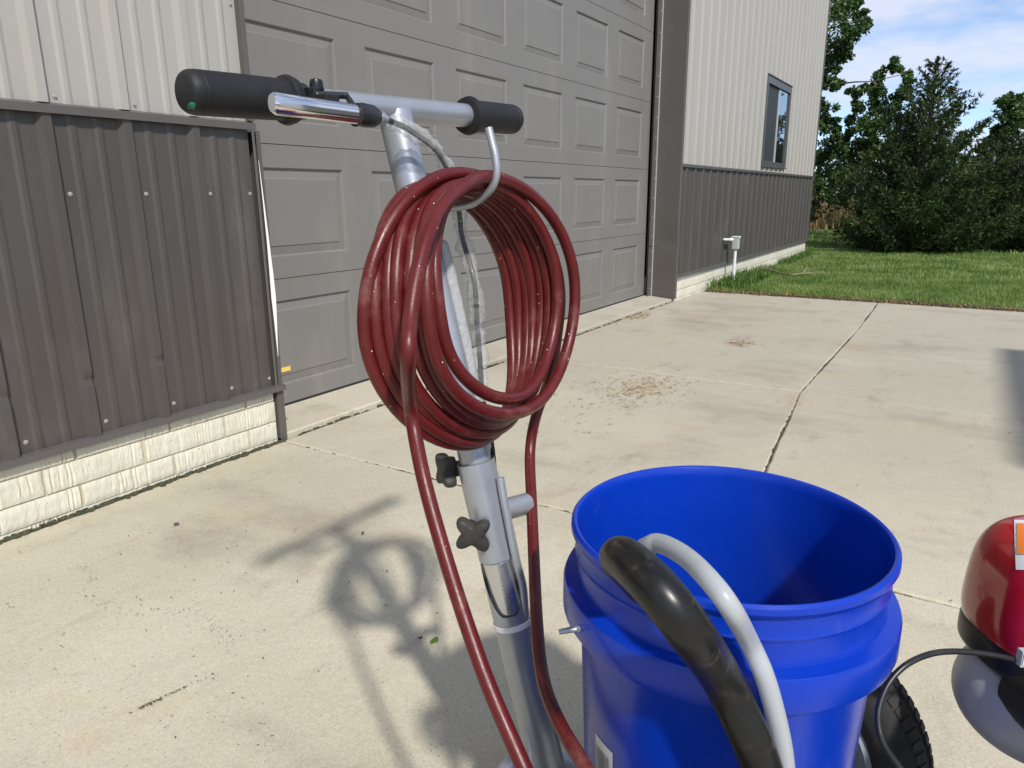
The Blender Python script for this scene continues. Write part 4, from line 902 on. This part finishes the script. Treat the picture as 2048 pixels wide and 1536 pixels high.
pre = [Vector((.66,-.13,.28)), Vector((.57,-.05,.27)), e0_+Vector((.01,-.05,-.05))]+[dep(p, d_) for p, d_ in (((1205,1590),.66),((1165,1525),.675),((1118,1445),.72),((1086,1360),.775),((1074,1250),.835),((1068,1120),.905),((1063,1000),.965),((1060,900),1.01))]
pre += [dep((1074,825),1.01), dep((1104,740),1.025)]
post = [onY(p, y) for p, y in (((893,400),.458),((858,465),.446))]
hang = [onY(p, y) for p, y in (((836,540),.437),((821,630),.428),((816,720),.417))]+[dep(p, d_) for p, d_ in (((822,820),.735),((848,960),.715),((897,1135),.69),((946,1285),.665),((985,1390),.648),((1048,1536),.625),((1095,1640),.605))]
hang += [hang[-1]+Vector((.02,-.05,-.10)), Vector((.56,-.06,.245)), Vector((.64,-.14,.25))]
kl = keys[-1]; coil.append(Vector((C0[0], kl[1], C0[1]+kl[0])))
hp = spline(pre+[coil[0]], 6)[:-1]+coil[:-1]+spline([coil[-1]]+post+hang, 7)
hp2 = []
for it in range(2):
    hp = [hp[0]]+[(hp[i-1]+hp[i]*2+hp[i+1])/4 for i in range(1,len(hp)-1)]+[hp[-1]]
mb = MB(); mb.tube(spline(hp, 2), .0075, 16)
tag(obj('paint_hose', mb, M['hose'], smooth=60, loc=(HX,.47,.93)), 'coiled dark red paint hose hanging from the hook on the silver pole', 'hose')

# ================================================================== BLUE BUCKET
BC = Vector((.652,.166,.242)); bh = .372
bk = thing('bucket', BC, 'open blue plastic bucket beside the silver pole', 'bucket')
def wob(a, h): return .0050*math.sin(2*a+1.2)*(max(0,h-.1)/.3)+.0022*math.sin(3*a+.4)*(max(0,h-.1)/.3)
pr = [(0,.006),(.118,.006),(.126,0),(.1295,.003),(.1305,.012),(.1325,.08),(.1400,.274),(.1412,.280),(.1575,.2805),(.1582,.283),(.1580,.309),(.1565,.3125),(.1455,.3145),(.1448,.318),(.1440,.332),(.1442,.337),(.1462,.3385),(.1468,.341),(.1455,.344),(.1462,.358),(.1490,.3605),(.1512,.3650),(.1508,.3700),(.1480,.3725),(.1455,.3715),(.1438,.368),(.1430,.360),(.1425,.34),(.1410,.33),(.1405,.30),(.1300,.08),(.1275,.012),(.115,.009),(0,.009)]
mb = MB(); mb.lathe(pr, BC, (0,0,1), 96, wob=wob); obj('shell', mb, M['blue'], bk, smooth=28)
ea = Vector((-.55,.83,0)).normalized(); ep = BC+Vector((0,0,.297))+ea*.156
a0 = onCyl((1160,1258), BC, .1582)
mb = MB(); mb.tube([dep((1165,1257),(a0-CO).dot(CF)+.006), dep((1150,1258),(a0-CO).dot(CF)-.004), dep((1118,1264),(a0-CO).dot(CF)-.006)], [.0030,.0030,.0024], 10); obj('bail_end', mb, M['zinc'], bk, smooth=40)
# barcode label wrapped on the body
lab = part('label', bk)
def wrap(a0, a1, z0, z1, r0_, r1_, m, name, par, n=10):
    mb = MB()
    for i in range(n+1):
        a = a0+(a1-a0)*i/n
        for z in (z0, z1): r_ = .1325+(.1400-.1325)*(z-.08)/.194+r0_; mb.v.append(BC+Vector((r_*math.cos(a)*(1+wob(a,z)), r_*math.sin(a)*(1+wob(a,z)), z)))
    for i in range(n): mb.f.append((2*i,2*i+2,2*i+3,2*i+1)); mb.m.append(0)
    return obj(name, mb, m, par, smooth=60)
pa, pb = onCyl((1187,1470), BC, .1385), onCyl((1222,1508), BC, .1385)
az0, az1 = math.atan2(pa.y-BC.y, pa.x-BC.x), math.atan2(pb.y-BC.y, pb.x-BC.x)
if az1 < az0-3: az1 += 2*math.pi
if az0 < az1-3: az0 += 2*math.pi
zt_ = (pa.z+pb.z)/2-BC.z
wrap(az0, az1, zt_-.055, zt_+.001, .0004, 0, M['label_white'], 'label_sheet', lab)
x = .06; 
while x < .80:
    wv = random.choice((.012,.02,.03)); wrap(az0+(az1-az0)*x, az0+(az1-az0)*(x+wv), zt_-.050, zt_-.010, .0008, 0, M['ink_grey'], 'barcode_bar', lab, 1); x += wv+random.choice((.014,.02,.03))
# suction hose and drain tube over the bucket rim
def cyl(p, r_): return onCyl(p, BC, r_)
rimz = BC.z+bh
bp_ = [onZ((1420,1330),.36), onZ((1370,1270),.46), onZ((1316,1208),.555), onZ((1268,1150),.622), onZ((1240,1118),.652), onZ((1255,1122),.668), onZ((1313,1177),.668)]
bp_ += [onZ((1379,1262),.640), cyl((1444,1358),.184), cyl((1500,1475),.184), cyl((1528,1550),.184), cyl((1560,1650),.184)]
sb = spline(bp_, 8); mb = MB(); mb.tube(sb, .0158, 24); tag(obj('suction_hose', mb, M['black_hose'], smooth=50, loc=bp_[5]), 'thick black rubber hose bent over the rim of the blue bucket', 'hose')
dp_ = [onZ((1440,1300),.40), onZ((1370,1220),.50), onZ((1310,1150),.59), onZ((1282,1108),.632), onZ((1300,1090),.648), onZ((1324,1088),.654), onZ((1373,1115),.660), onZ((1423,1165),.660), onZ((1464,1221),.645), cyl((1498,1283),.170), cyl((1527,1347),.171), cyl((1547,1414),.171), cyl((1562,1480),.171), cyl((1570,1540),.171), cyl((1580,1660),.170)]
mb = MB(); mb.tube(spline(dp_, 8), .0078, 16); tag(obj('drain_tube', mb, M['milky'], smooth=50, loc=dp_[5]), 'thin milky plastic tube bent over the rim of the blue bucket', 'tube')

# ================================================================== unseen shade caster in trailer form, added to throw shade on the drive
tr = thing('shade_caster', (3.2,-2.4,0), 'unseen grey box on wheels added right of the drive to cast shade', 'shade caster')
mb = MB(); mb.box((1.9,-3.2,.35),(4.20,-1.555,1.62)); obj('body', mb, M['castalu'], tr, bevel=.015)
for yw in (-3.28,-1.57):
    wl = part('wheel', tr); mb = MB(); mb.lathe([(.2,-.08),(.29,-.08),(.31,-.05),(.31,.05),(.29,.08),(.2,.08)], (3.1,yw+.0,.31), (0,1,0), 32); obj('tyre', mb, M['tyre'], wl, smooth=40)
    mb = MB(); mb.lathe([(0,-.03),(.2,-.06),(.2,.06),(0,.03)], (3.1,yw,.31), (0,1,0), 24); obj('rim', mb, M['grey_paint'], wl, smooth=40)
mb = MB(); mb.tube([(1.9,-2.4,.4),(.9,-2.4,.4)], .04, 8); obj('drawbar', mb, M['dark_metal'], tr)
